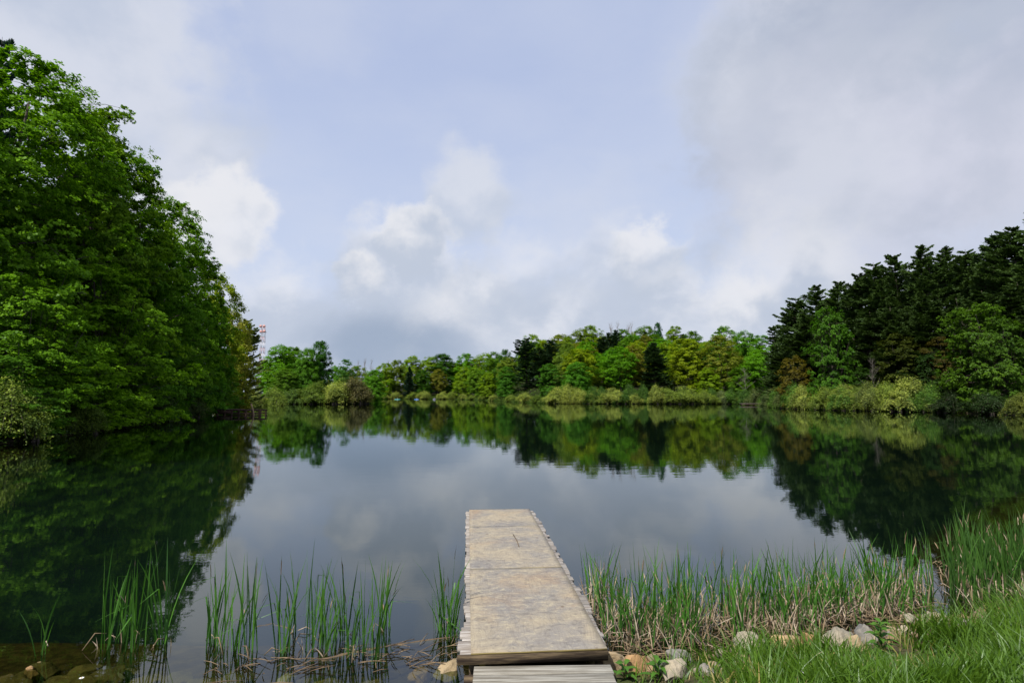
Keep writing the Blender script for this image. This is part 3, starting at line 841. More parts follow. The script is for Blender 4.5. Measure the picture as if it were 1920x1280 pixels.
# ---- the point and the far cove
gw = 'trees of the far wood'
for kind, px, top, Y, Rpx, c, lab in [
    ('wood0', 520, 646, 215, 38, G_BRIGHT, 'leafy green tree right of the radio tower'),
    ('wood2', 548, 652, 225, 30, G_MID, 'green tree between the tower side tree and the round maple'),
    ('round1', 570, 654, 200, 25, (0.075, 0.185, 0.02), 'light green round tree leaning against the dark round maple'),
    ('round0', 600, 641, 207, 25, (0.032, 0.105, 0.014), 'dark green round maple standing alone against the sky on the point'),
    ('wood3', 535, 690, 195, 28, (0.085, 0.17, 0.025), 'low green tree behind the greener shrub'),
    ('open0', 650, 675, 250, 22, G_TEAL, 'open bluish green tree just right of the round maple'),
    ('wood4', 668, 686, 270, 26, G_OLIVE, 'hazy olive tree behind the tip of the point'),
    ('round1', 698, 694, 215, 25, (0.085, 0.215, 0.02), 'bright green low tree over the brownish shrub on the point'),
    ('wood1', 722, 682, 470, 22, G_LIME, 'pale lime tree at the left side of the far cove'),
    ('wood2', 747, 676, 480, 24, G_OLIVE, 'olive tree left of the small dark spruce'),
    ('wood0', 776, 667, 500, 24, G_LIME, 'yellow green tree rising behind the small dark spruce'),
    ('round0', 793, 694, 474, 18, G_DEEP, 'deep green round tree right of the small dark spruce'),
    ('wood3', 806, 668, 500, 25, G_LIME, 'lime tree on the cove skyline right of the spruce'),
    ('round1', 838, 664, 500, 30, G_DEEP, 'dark green domed tree on the skyline of the far cove'),
    ('wood4', 820, 692, 478, 16, G_BROWN, 'reddish brown budding tree at the back of the far cove'),
    ('wood1', 868, 688, 440, 20, G_LIME, 'tall lime tree near the middle of the far cove shore'),
    ('wood2', 874, 664, 500, 26, G_BRIGHT, 'bright green tree on the skyline behind the tall lime tree'),
    ('wood0', 905, 662, 450, 26, G_LIME, 'lime green tree on the skyline right of the tall lime tree'),
    ('wood3', 893, 690, 400, 20, (0.10, 0.2, 0.02), 'fresh green tree by the shore between cove and pines'),
    ('wood4', 930, 660, 380, 24, G_MID, 'mid green tree left of the twin pines on the skyline'),
    ('wood1', 916, 700, 340, 18, G_LIME, 'small lime tree at the water left of the twin pines'),
    ('round0', 950, 688, 300, 20, (0.05, 0.15, 0.018), 'rich green tree at the left foot of the twin pines'),
    ('wood2', 946, 656, 345, 18, (0.04, 0.11, 0.03), 'dark leafy tree behind the left foot of the twin pines')]:
    tree_px(kind, px, top, Y, Rpx, c, 'broadleaf_tree', lab, group=gw)
tree_px('hemlock0', 768, 686, 468, 13, G_SPRUCE, 'spruce_tree', 'small dark bluish spruce standing alone in the far cove', group='dark evergreens')
for i, (px, top) in enumerate([(683, 672), (697, 674), (727, 676), (672, 676)]):
    tree_px('bare%d' % (i % 2), px, top, 500, 6, (0, 0, 0), 'bare_tree', 'leafless grey tree rising behind the point', group='leafless trees behind the point', bark=PALEBARK)
for i, (px, top, Y, Rpx, c) in enumerate([(722, 733, 472, 13, G_SHRUB), (742, 734, 472, 12, G_SHRUB), (775, 735, 472, 14, G_SHRUB2), (797, 732, 470, 15, G_SHRUB), (830, 734, 460, 12, G_SHRUB),
                                       (848, 733, 452, 13, G_SHRUB2), (868, 738, 430, 10, G_SHRUB), (885, 740, 400, 11, G_SHRUB2), (906, 738, 375, 12, G_SHRUB2), (925, 740, 340, 11, G_SHRUB)]):
    tree_px('shrub%d' % (i % 4), px, top, Y, Rpx, c, 'shrub', 'small pale shrub at the water edge of the far cove', 'shrub', 'pale shrubs lining the far cove')

# ---- the hill across the lake
for kind, px, top, Y, Rpx, c, lab in [
    ('round1', 1078, 680, 215, 30, (0.06, 0.175, 0.02), 'bright green tree at the right foot of the twin pines'),
    ('wood0', 1035, 682, 222, 26, (0.05, 0.14, 0.02), 'green tree in front of the twin pines'),
    ('round0', 1148, 657, 245, 28, (0.055, 0.175, 0.02), 'bright green domed tree left of the dark hemlock'),
    ('open0', 1110, 655, 262, 24, G_BROWN, 'brownish budding tree with bare trunks between pines and hemlock'),
    ('open1', 1128, 690, 232, 18, G_OLIVE, 'sparse olive sapling below the bright green domed tree'),
    ('wood3', 1288, 634, 222, 40, G_GOLD, 'golden yellow green tree right of the dark hemlock'),
    ('wood1', 1262, 660, 232, 22, G_LIME, 'lime tree squeezed between hemlock and golden tree'),
    ('open1', 1350, 629, 215, 38, (0.14, 0.165, 0.03), 'tall olive tree with a clear straight trunk right of the golden tree'),
    ('wood2', 1358, 613, 262, 32, (0.095, 0.21, 0.02), 'bright green rounded tree on the skyline above the straight trunk'),
    ('wood0', 1402, 620, 245, 30, (0.08, 0.20, 0.02), 'vivid green tree on the skyline next to the dark pines'),
    ('wood4', 1418, 655, 205, 30, G_BRIGHT, 'green tree at the left edge of the dark pine wood'),
    ('wood1', 1385, 690, 198, 22, G_MID, 'green sapling behind the shore at the right corner of the lake'),
    ('wood1', 1330, 690, 205, 24, G_LIME, 'low lime tree beneath the golden tree'),
    ('wood4', 1000, 627, 345, 26, G_LIME, 'lime tree on the ridge above the left twin pine'),
    ('wood3', 1050, 626, 340, 28, (0.16, 0.20, 0.03), 'yellowish tree on the ridge above the right twin pine'),
    ('wood1', 1022, 640, 330, 22, G_GOLD, 'golden tree between the two twin pine tops'),
    ('wood0', 1085, 616, 345, 24, G_OLIVE, 'olive tree on the ridge left of the leafless trees'),
    ('wood2', 1110, 611, 345, 26, G_LIME, 'lime tree on the ridge with a bumpy top'),
    ('wood3', 1090, 640, 310, 28, (0.16, 0.18, 0.03), 'yellow brown tree halfway up the hill'),
    ('wood4', 1168, 617, 350, 26, G_MID, 'green tree on the ridge under the leafless tops'),
    ('wood0', 1205, 611, 345, 26, (0.09, 0.17, 0.03), 'green tree with knobbly top left of the narrow teal tree'),
    ('round0', 1234, 606, 340, 11, (0.025, 0.09, 0.04), 'narrow dark teal tree sticking up highest on the ridge'),
    ('wood1', 1268, 613, 340, 24, G_LIME, 'lime tree right of the narrow teal tree'),
    ('wood2', 1300, 622, 330, 26, G_MID, 'green tree on the ridge behind the golden tree'),
    ('wood4', 1180, 650, 290, 24, G_LIME, 'lime tree above the bright green domed tree'),
    ('wood3', 1265, 640, 290, 24, (0.05, 0.12, 0.03), 'shaded green tree up the hill behind the hemlock'),
    ('wood0', 1325, 640, 285, 26, G_LIME, 'pale green tree above the low lime tree'),
    ('wood1', 1430, 630, 300, 30, G_BRIGHT, 'green tree on the skyline touching the dark pine wood')]:
    tree_px(kind, px, top, Y, Rpx, c, 'broadleaf_tree', lab, group=gw)
gp = 'dark evergreens'
for kind, px, top, Y, Rpx, c, lab in [
    ('pine1', 988, 632, 292, 34, (0.034, 0.070, 0.028), 'left one of the dark twin pines across the lake'),
    ('pine3', 1036, 638, 288, 34, (0.036, 0.074, 0.032), 'right one of the dark twin pines across the lake'),
    ('pine0', 1012, 652, 285, 28, (0.034, 0.068, 0.026), 'shorter pine nestled between the twin pines'),
    ('hemlock1', 1225, 641, 222, 39, (0.034, 0.066, 0.022), 'broad dark hemlock with tiered boughs in the middle of the far shore'),
    ('pine2', 1128, 630, 285, 26, (0.038, 0.074, 0.028), 'dark pine left of a pair halfway up the hill'),
    ('pine1', 1152, 618, 290, 26, (0.03, 0.062, 0.028), 'dark pine right of a pair halfway up the hill'),
    ('pine0', 1278, 626, 320, 18, (0.03, 0.065, 0.035), 'dark pine on the ridge above the golden tree')]:
    tree_px(kind, px, top, Y, Rpx, c, 'pine_tree' if 'pine' in kind else 'hemlock_tree', lab, group=gp)
for i, (px, top) in enumerate([(1147, 607), (1158, 604), (1176, 608), (1184, 605)]):
    tree_px('bare%d' % (i % 2), px, top, 360, 9, (0, 0, 0), 'bare_tree', 'leafless tree standing above the ridge across the lake', group='leafless trees on the ridge', bark=PALEBARK)
for i, (px, top, Y, Rpx, c, lab) in enumerate([
    (958, 740, 278, 14, G_SHRUB2, 'small olive shrub by the water left of the twin pines'),
    (985, 736, 262, 18, G_SHRUB, 'pale shrub at the water under the left twin pine'),
    (1006, 740, 245, 16, G_OLIVE, 'olive shrub at the water under the twin pines'),
    (1047, 727, 200, 26, G_SHRUB, 'big pale yellow shrub left of a row across the lake'),
    (1085, 728, 195, 24, G_SHRUB, 'pale yellow shrub under the bright green tree by the twin pines'),
    (1120, 730, 193, 22, G_SHRUB2, 'olive shrub below the brownish budding tree'),
    (1150, 726, 191, 24, G_SHRUB, 'pale shrub below the bright green domed tree'),
    (1186, 734, 190, 20, G_SHRUB, 'yellowish shrub at the left foot of the dark hemlock'),
    (1215, 742, 189, 16, (0.12, 0.19, 0.03), 'low green shrub below the dark hemlock'),
    (1250, 728, 191, 24, G_SHRUB2, 'olive shrub at the right foot of the dark hemlock'),
    (1282, 723, 191, 28, G_SHRUB2, 'tall pale green shrub below the golden tree'),
    (1320, 731, 191, 22, G_SHRUB2, 'olive shrub left of the straight trunk'),
    (1352, 732, 190, 20, (0.14, 0.18, 0.07), 'greyish shrub at the foot of the straight trunk'),
    (1378, 738, 188, 15, G_OLIVE, 'small olive shrub near the right corner of the lake')]):
    tree_px('shrub%d' % ((i + 1) % 4), px, top, Y, Rpx, c, 'shrub', lab, 'shrub', gs)

# ---- fill of the wood between the named trees (each still a tree of its own)
fr = np.random.default_rng(77)
SKY = [(480, 650), (620, 672), (700, 690), (760, 676), (960, 664), (1000, 634), (1090, 622), (1240, 616), (1330, 634), (1440, 640), (1500, 600)]
pal = [G_LIME, G_LIME, G_MID, G_BRIGHT, G_OLIVE, G_GOLD, (0.09, 0.15, 0.03), G_BROWN, G_TEAL]
for px, Y in [(x + fr.uniform(-9, 9), y) for x, y in
              [(970, 380), (940, 420), (860, 520), (790, 520), (730, 520), (1000, 310), (1045, 300), (1075, 262), (1105, 240), (1170, 262), (1195, 250), (1250, 262), (1215, 300), (1240, 280), (1300, 260), (1340, 265),
               (1310, 300), (1385, 280), (1120, 320), (1150, 330), (1195, 325), (1230, 320), (1070, 330), (1400, 215), (1190, 228), (1160, 222), (1095, 222), (1060, 240), (1320, 232), (1370, 230), (900, 520), (960, 340),
               (690, 540), (650, 480), (620, 400), (510, 260), (560, 270), (1020, 400), (1060, 420), (1100, 420), (1140, 420), (1185, 430), (1220, 420), (1255, 420), (1290, 400), (1320, 380), (1350, 360), (1385, 350), (1415, 340), (985, 420), (955, 430), (925, 480), (880, 540), (850, 560), (820, 560), (765, 560), (710, 560), (540, 330), (590, 320)]]:
    top = np.interp(px, [a for a, _ in SKY], [b for _, b in SKY]) + fr.uniform(4, 13) + max(0, (300 - Y)) * 0.32 * fr.uniform(.6, 1.1)
    c = np.array(pal[fr.integers(len(pal))]) * fr.uniform(.8, 1.1)
    tree_px('wood%d' % fr.integers(5), px, top, Y, fr.uniform(20, 30) * 260 / max(Y, 220) * 1.15, tuple(c), 'broadleaf_tree', 'leafy tree partly hidden in the mixed green wood across the lake', group='trees partly hidden in the far wood')

# ---- right bank
gr = 'dark pines of the right bank'
for i, (px, top, Y, Rpx, lab) in enumerate([
    (1452, 640, 165, 34, 'dark pine at the left end of the right bank, lowest top of the pine wood'),
    (1472, 598, 150, 38, 'dark pine second from the left end of the pine wood'),
    (1496, 556, 138, 42, 'pine with stepped left side above the golden brown bush'),
    (1532, 535, 130, 44, 'dark pine rising behind the bright green maple'),
    (1566, 526, 124, 44, 'dense pine right of the stepped pine tops'),
    (1605, 512, 118, 44, 'dark pine top between the maple and the long pale shrubs'),
    (1640, 490, 114, 46, 'tall bushy pine over the leaning dead trunk'),
    (1682, 478, 112, 44, 'pine top left of the sharp pine top'),
    (1720, 459, 108, 46, 'pine with the sharpest spreading top on the skyline'),
    (1768, 462, 106, 48, 'round topped pine right of the sharp pine top'),
    (1812, 466, 103, 46, 'pine top left of the tall right edge pines'),
    (1855, 446, 100, 52, 'tall dark pine left of the one at the right frame edge'),
    (1905, 424, 96, 60, 'tallest dark pine at the right frame edge'),
    (1965, 395, 92, 70, 'dark pine cut by the right frame edge')]):
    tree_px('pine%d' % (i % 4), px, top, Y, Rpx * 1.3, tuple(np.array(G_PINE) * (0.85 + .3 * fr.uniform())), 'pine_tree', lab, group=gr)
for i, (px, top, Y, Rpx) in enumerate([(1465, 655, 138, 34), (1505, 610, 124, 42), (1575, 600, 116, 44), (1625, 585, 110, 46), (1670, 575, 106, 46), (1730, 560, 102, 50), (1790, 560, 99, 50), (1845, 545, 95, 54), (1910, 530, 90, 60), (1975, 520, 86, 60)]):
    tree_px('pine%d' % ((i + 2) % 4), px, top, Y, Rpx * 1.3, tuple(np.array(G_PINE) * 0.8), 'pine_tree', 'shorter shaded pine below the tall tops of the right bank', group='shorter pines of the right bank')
gm = 'broadleaf trees in front of the right pines'
for kind, px, top, Y, Rpx, c, lab in [
    ('layer1', 1556, 577, 110, 42, (0.065, 0.165, 0.02), 'bright green maple in front of the dark pines'),
    ('layer0', 1845, 568, 87, 66, (0.075, 0.155, 0.02), 'large green maple in front of the pines near the right frame edge'),
    ('layer2', 1880, 600, 84, 40, (0.06, 0.13, 0.02), 'dim green maple cut into by the large right maple'),
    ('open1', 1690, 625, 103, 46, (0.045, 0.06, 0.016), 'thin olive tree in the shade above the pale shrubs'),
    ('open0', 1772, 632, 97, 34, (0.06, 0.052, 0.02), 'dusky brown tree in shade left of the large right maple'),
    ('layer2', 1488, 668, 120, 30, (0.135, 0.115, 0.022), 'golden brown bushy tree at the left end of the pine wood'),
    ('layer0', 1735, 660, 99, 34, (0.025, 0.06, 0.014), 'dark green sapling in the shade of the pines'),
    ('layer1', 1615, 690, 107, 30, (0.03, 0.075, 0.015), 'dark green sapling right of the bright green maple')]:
    tree_px(kind, px, top, Y, Rpx, c, 'maple_tree' if kind[0] == 'l' else 'sapling_tree', lab, group=gm)
for i, (px, top, Y, Rpx, c, lab) in enumerate([
    (1415, 730, 166, 22, (0.12, 0.15, 0.05), 'grey green shrub behind the small plank jetty'),
    (1445, 728, 150, 24, (0.10, 0.13, 0.045), 'dull green shrub right of the small plank jetty'),
    (1470, 730, 122, 26, (0.10, 0.13, 0.04), 'sloping olive shrub below the golden brown tree'),
    (1503, 722, 112, 27, G_SHRUB, 'pale yellow shrub at the left of the right bank row'),
    (1545, 726, 107, 28, G_SHRUB2, 'olive shrub below the bright green maple'),
    (1585, 722, 104.5, 30, G_SHRUB2, 'olive green shrub right of the bright green maple'),
    (1622, 718, 102, 32, (0.17, 0.2, 0.055), 'yellow green shrub below the leaning dead trunk'),
    (1660, 714, 100, 34, G_SHRUB2, 'tall olive shrub left of the largest pale shrub'),
    (1698, 708, 97, 42, G_SHRUB, 'largest pale yellow shrub of the right bank'),
    (1728, 728, 95, 28, (0.15, 0.185, 0.045), 'low green shrub right of the largest pale shrub'),
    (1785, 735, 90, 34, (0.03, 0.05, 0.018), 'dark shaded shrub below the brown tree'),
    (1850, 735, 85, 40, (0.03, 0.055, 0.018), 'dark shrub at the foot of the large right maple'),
    (1915, 738, 79, 30, (0.16, 0.18, 0.04), 'yellow green shrub at the right frame edge by the water')]):
    tree_px('shrub%d' % ((i + 2) % 4), px, top, Y, Rpx, c, 'shrub', lab, 'shrub', gs)
for i in range(34):
    px = fr.uniform(1020, 1400) if i < 17 else fr.uniform(1420, 1770); Y = np.interp(px, [1020, 1200, 1400, 1440, 1480, 1560, 1740], [204, 196, 192, 160, 118, 106, 94])
    c = [(0.10, 0.19, 0.03), (0.19, 0.25, 0.05), (0.07, 0.14, 0.025), (0.25, 0.28, 0.06)][fr.integers(4)]
    tree_px('shrub%d' % fr.integers(4), px, np.interp(px, [1020, 1400, 1440, 1560, 1770], [735, 737, 737, 732, 728]) + fr.uniform(-17, 10), Y, fr.uniform(12, 24) * (1 if i < 17 else 1.25), c, 'shrub', 'green shrub filling in between the pale shrubs of the shore', 'shrub', 'green shrubs between the pale ones')
for px, top, Y, lab in [(1634, 672, 101, 'pale dead trunk leaning among the saplings of the right bank'), (1395, 690, 192, 'pale bare forked tree at the right corner of the lake')]:
    tree_px('bare1', px, top, Y, 14, (0, 0, 0), 'bare_tree', lab, group=None, bark=(0.20, 0.18, 0.155))

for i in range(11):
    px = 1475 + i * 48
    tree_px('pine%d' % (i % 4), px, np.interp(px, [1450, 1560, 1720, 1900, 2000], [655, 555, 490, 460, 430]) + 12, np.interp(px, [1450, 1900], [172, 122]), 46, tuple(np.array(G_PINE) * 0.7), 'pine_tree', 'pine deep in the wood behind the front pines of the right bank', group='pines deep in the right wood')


def undergrowth(n=120000):
    """low leafy ground cover of the wood along the water, far too dense to count"""
    r = np.random.default_rng(3); Q = []
    per = np.linalg.norm(np.roll(SHORE, -1, 0) - SHORE, axis=1); per[SHORE[:, 1] < 14] = 0
    k = r.choice(len(SHORE), n, p=per / per.sum()); u = r.uniform(0, 1, n)[:, None]
    B = np.roll(SHORE, -1, 0); P = SHORE[k] * (1 - u) + B[k] * u
    d = B[k] - SHORE[k]; d /= np.linalg.norm(d, axis=1)[:, None] + 1e-9
    out = np.stack([d[:, 1], -d[:, 0]], 1)                  # the outline runs anticlockwise
    w = r.uniform(0, 1, n) ** 2.2 * 26
    P = P + out * w[:, None]
    s = shore_dist(P); P = P[(s > -.25)]; s = s[s > -.25]
    hgt = (0.25 + 1.5 * vnoise(P, .22, 4) ** 1.5) * np.clip(.45 + s * .35, .3, 1.6)
    C = np.column_stack([P, np.maximum(ground_z(P), 0) + hgt * r.uniform(0, 1, len(P))])
    N = np.array((0, 0, .7)) + r.normal(0, .6, C.shape)
    sz = r.uniform(.25, .5, len(P)) * np.clip(P[:, 1] / 130, .55, 1.5)
    V, F, T = leaf_quads(C, N, sz, sz * .6, np.clip(r.normal(.45, .22, len(P)), 0, 1), r)
    tag(link('undergrowth', new_mesh('undergrowth', V, F, LEAF, T), color=(0.058, 0.095, 0.018)), 'low green undergrowth and sedge along the far shores', 'undergrowth', kind='stuff')


undergrowth()

# ------------------------------------------------------------------ radio tower behind the pine
def radio_tower():
    Y = 520.0; p = at_y(494, 611, Y); X, top = p[0], p[2]
    g = gz(X, Y); Ht = top - g; w = 3.2
    root = empty('radio_tower', (X, Y, g)); tag(root, 'red and white lattice radio tower rising behind the left pine', 'tower')
    RED, WHITE = plain('tower_hazed_red_paint', (0.50, 0.27, 0.24)), plain('tower_white_paint', (0.72, 0.68, 0.68))  # red paint paled by distance haze put into its colour
    n = int(Ht // 5); hs = np.linspace(0, Ht, n + 1)
    for k in range(n):
        m = MB(); a, b = hs[k], hs[k + 1]; wa, wb = w * (1.3 - .5 * a / Ht) / 2, w * (1.3 - .5 * b / Ht) / 2
        cs = [(-1, -1), (1, -1), (1, 1), (-1, 1)]
        for i in range(4):
            c0, c1 = cs[i], cs[(i + 1) % 4]
            m.tube([(c0[0] * wa, c0[1] * wa, a), (c0[0] * wb, c0[1] * wb, b)], .16, 5)
            m.tube([(c0[0] * wb, c0[1] * wb, b), (c1[0] * wb, c1[1] * wb, b)], .10, 4)
            m.tube([(c0[0] * wa, c0[1] * wa, a), (c1[0] * wb, c1[1] * wb, b)], .08, 4)
        link('lattice_section', m.mesh('lattice_section', RED if (n - 1 - k) % 2 == 0 else WHITE), root)
    for i, (dx, dz) in enumerate([(-1.6, -.4), (1.5, -.4), (1.9, -5.0), (-1.2, -5.4)]):
        m = MB(); a = np.linspace(0, 1, 6)
        m.tube(np.stack([dx + 0 * a, -1.2 - .9 * a, Ht + dz + 0 * a], 1), 0.35 + 1.0 * np.sqrt(a), 10)
        link('dish_antenna', m.mesh('dish_antenna', RED, True), root)
    m = MB(); m.box((0, 0, Ht - 5.6), (4.6, 4.6, .35)); link('platform', m.mesh('platform', RED), root)


radio_tower()


# ------------------------------------------------------------------ the plywood covered dock
DH = 0.35                                   # deck height over the water
A = at_z(883, 1223.5, DH); B = at_z(1137, 1211, DH)
ydir = (at_z(879, 950, DH) - A)[:2]; ydir /= np.linalg.norm(ydir); xdir = np.array((ydir[1], -ydir[0])); DW = float((B - A)[:2] @ xdir); DROT = math.atan2(xdir[1], xdir[0])
dock = empty('dock', (A[0], A[1], 0), DROT)
tag(dock, 'weathered wooden dock covered in grey plywood running straight out over the lake', 'dock')
D_LEN = 6.35


def sheet(y0, y1, x0, x1, zoff, seed):
    """one sheet of plywood, slightly warped"""
    r = np.random.default_rng(seed); nx, ny = 18, 30
    xs = np.linspace(x0, x1, nx); ys = np.linspace(y0, y1, ny)
    Xg, Yg = np.meshgrid(xs, ys); P = np.stack([Xg.ravel(), Yg.ravel()], 1)
    z = DH + zoff + (vnoise(P, 0.9, seed) - .5) * 0.022 + (vnoise(P, 2.3, seed + 3) - .5) * 0.006
    ragged = (vnoise(P, 9, seed + 5) - .5) * (0.010 if y0 == 0 else 0.002)
    P2 = P.copy(); e0 = np.isclose(P[:, 1], y0); e1 = np.isclose(P[:, 1], y1); P2[e0, 1] += ragged[e0]; P2[e1, 1] += ragged[e1]
    top = np.column_stack([P2, z]); bot = top - (0, 0, 0.017); n = len(top)
    i = (np.arange(ny - 1)[:, None] * nx + np.arange(nx - 1)[None]).ravel()
    Q = np.stack([i, i + 1, i + nx + 1, i + nx], 1); Qb = Q[:, ::-1] + n
    border = list(range(nx)) + [nx * k + nx - 1 for k in range(1, ny)] + [nx * (ny - 1) + k for k in range(nx - 2, -1, -1)] + [nx * k for k in range(ny - 2, 0, -1)]
    b = np.array(border); b2 = np.roll(b, -1)
    Qs = np.stack([b + n, b2 + n, b2, b], 1)
    me = new_mesh('plywood_sheet', np.concatenate([top, bot]), np.concatenate([Q, Qb, Qs]), PLY)
    me.materials.append(EDGE)
    mi = np.zeros(len(me.polygons), dtype=np.int32); mi[len(Q) + len(Qb):] = 1; me.polygons.foreach_set('material_index', mi)
    return me


for k, (y0, y1) in enumerate([(0.0, 2.4375), (2.4385, 4.8675), (4.8685, D_LEN)]):
    link('plywood_sheet', sheet(y0, y1, 0.0 + .004 * k, DW - .006 * k, 0.0, 7 + k), dock)
y = 0.034; k = 0
dr = np.random.default_rng(4)
while y < D_LEN - 0.02:                     # cross planks, their ends showing past the plywood
    w = dr.choice([0.09, 0.14, 0.14, 0.17]) * dr.uniform(.9, 1.05)
    if y + w > D_LEN + .02: w = D_LEN - y
    x0 = -(0.115 if y < .3 else (0.095 if y < .62 else 0.062)) + dr.uniform(-.012, .02)
    x1 = DW + (0.004 if y < .2 else 0.02 + .05 * min(1, max(0, y - .2) / 1.0)) + dr.uniform(-.025, .03)
    m = MB(); m.box(((x0 + x1) / 2, 0, 0), (x1 - x0, w - .006, .034), dr.normal(0, .004), .0015, .004)
    link('plank', m.mesh('plank', PLANK), dock, (0, y + w / 2, DH - .054 + dr.uniform(-.004, .004)))
    y += w; k += 1
m = MB(); m.box((0, 0, 0), (DW + .125, .034, .082), 0, .0015, .005)
o = link('front_beam', m.mesh('front_beam', WET), dock, (DW / 2 - .057, .012, DH - .060)); o['label'] = 'dark wet beam under the near edge'
for x in (.05, DW - .05):
    m = MB(); m.box((0, 0, 0), (.05, D_LEN - .12, .14), 0, .002, .004); link('stringer', m.mesh('stringer', WET), dock, (x, D_LEN / 2 + .02, DH - .146))
for yy in (.25, 2.3, 4.3, D_LEN - .2):
    for x in (.03, DW - .03):
        X, Yw = A[:2] + xdir * x + ydir * yy; z = gz(X, Yw)
        m = MB(); m.tube([(0, 0, z - .2), (0, 0, DH - .078)], .045, 8); link('post', m.mesh('post', WET, True), dock, (x, yy, 0))
m = MB(); m.tube([(0, 0, 0), (.16, 0, .0), (.34, .01, .0)], (.055, .06, .055), 12)
link('log_float', m.mesh('log_float', WET, True), dock, (-.06, -.06, .135))

step = empty('step_platform', (A[0] + xdir[0] * .0, A[1] + xdir[1] * .0, 0), DROT - R(3.5)); tag(step, 'low platform of bleached horizontal boards on the bank at the near end of the dock', 'platform')
SZ = 0.246
yy = -.008
for k, w in enumerate([.15, .15, .145, .15, .14, .15, .145, .15]):
    m = MB(); ln = 1.19 + dr.uniform(-.012, .012); m.box((0, 0, 0), (ln, w - .008, .04), dr.normal(0, .003), .001, .004)
    link('board', m.mesh('board', BOARD), step, (.03 + ln / 2, yy - w / 2, SZ - .02 + dr.uniform(-.003, .003))); yy -= w
for x in (.08, 1.12):
    m = MB(); m.box((0, 0, 0), (.06, 1.10, .14), 0, .001, .004); link('joist', m.mesh('joist', WET), step, (x, -.62, SZ - .114))


# ------------------------------------------------------------------ boulders
def icosphere(sub):
    import bmesh
    bm = bmesh.new(); bmesh.ops.create_icosphere(bm, subdivisions=sub, radius=1.0); bm.verts.ensure_lookup_table()
    V = np.array([v.co[:] for v in bm.verts]); F = np.array([[v.index for v in f.verts] for f in bm.faces]); bm.free()
    return V, F


ICO = icosphere(5)


def boulder_mesh(seed, dims):
    r = np.random.default_rng(seed); V = ICO[0].copy()
    for _ in range(24):                     # chop flat faces
        n = r.normal(size=3); n /= np.linalg.norm(n); h = r.uniform(.52, .9)
        dd = V @ n; over = np.maximum(dd - h, 0); V -= over[:, None] * n * .93
    for s, a in ((2.1, .08), (5, .055), (11, .030), (23, .016)):
        f = np.sin(V[:, 0] * s + r.uniform(0, 6)) * np.sin(V[:, 1] * s * 1.1 + r.uniform(0, 6)) + np.sin(V[:, 2] * s * .9 + r.uniform(0, 6)) * np.sin(V[:, 0] * s * 1.3 + r.uniform(0, 6))
        V += V * (f * a)[:, None]
    V *= np.asarray(dims) / 2 / 0.82
    return new_mesh('boulder', V, ICO[1], ROCK, smooth=True)


GREY, TAN, ORANGE, PALE, BROWN = (0.235, 0.22, 0.195), (0.31, 0.245, 0.155), (0.33, 0.205, 0.10), (0.33, 0.29, 0.22), (0.19, 0.14, 0.095)


def boulder(px, py, wpx, hpx, col, lab, name='boulder', seed=0, z=None, grp='boulders along the water edge', cat='boulder'):
    """centre of the visible stone at picture point (px, py) resting on the ground there"""
    for it in range(1):
        P = at_z(px, py + hpx * .35, 0.1 if z is None else z)
        for _ in range(6):
            P = at_z(px, py + hpx * .35, gz(P[0], P[1]) if z is None else z)
    dist = P[1]; w = wpx * 0.98 * dist / FPX; h = hpx * 0.98 * dist / FPX * 1.15
    o = link(name, boulder_mesh(seed + int(px), (w, w * random.uniform(.7, .95), h * 1.35)), None, (P[0], P[1] + w * .2, (gz(P[0], P[1]) if z is None else z) + h * .30), col)
    o.rotation_euler = (random.uniform(-.15, .15), random.uniform(-.15, .15), random.uniform(-.5, .5))
    tag(o, lab, cat, grp)


for a in [
    (1188, 1255, 52, 32, ORANGE, 'orange boulder right of the step platform'), (1140, 1248, 55, 30, TAN, 'tan boulder touching the right side of the step platform'),
    (1268, 1262, 50, 36, PALE, 'pale grey boulder below the leafy weed'), (1277, 1238, 44, 18, GREY, 'flat grey stone lying behind the pale boulder'), (1330, 1262, 38, 16, GREY, 'half buried grey stone in the grass right of the weed'),
    (1409, 1222, 60, 30, PALE, 'pale angular boulder in the middle of the right shore'), (1437, 1218, 30, 26, GREY, 'grey stone behind the pale angular boulder'), (1395, 1242, 36, 14, TAN, 'low tan stone in the grass before the angular boulder'),
    (1477, 1212, 52, 28, (0.44, 0.31, 0.17), 'tan orange boulder left of the upright orange one'), (1521, 1215, 28, 34, ORANGE, 'upright orange boulder at the edge of the reeds'), (1545, 1224, 30, 22, GREY, 'small grey stone right of the upright orange boulder'),
    (1580, 1212, 58, 32, PALE, 'large pale boulder right of the upright orange one'), (1612, 1220, 30, 26, TAN, 'tan stone leaning on the large pale boulder'), (1626, 1194, 40, 28, GREY, 'grey rounded boulder at the end of the reed bed'),
    (1677, 1190, 30, 18, TAN, 'tan stone between the grey rounded boulder and the gap'), (1715, 1166, 34, 14, PALE, 'flat pale stone beside the gap in the reeds'), (1765, 1166, 42, 22, PALE, 'pale boulder at the gap in the reeds'),
    (1812, 1174, 34, 16, GREY, 'low grey stone right of the boulder at the gap'), (1845, 1168, 44, 24, BROWN, 'brownish boulder near the right frame edge'), (1880, 1172, 34, 18, PALE, 'pale stone right of the brownish boulder'), (1850, 1186, 30, 14, GREY, 'small grey stone below the brownish boulder')]:
    boulder(*a)
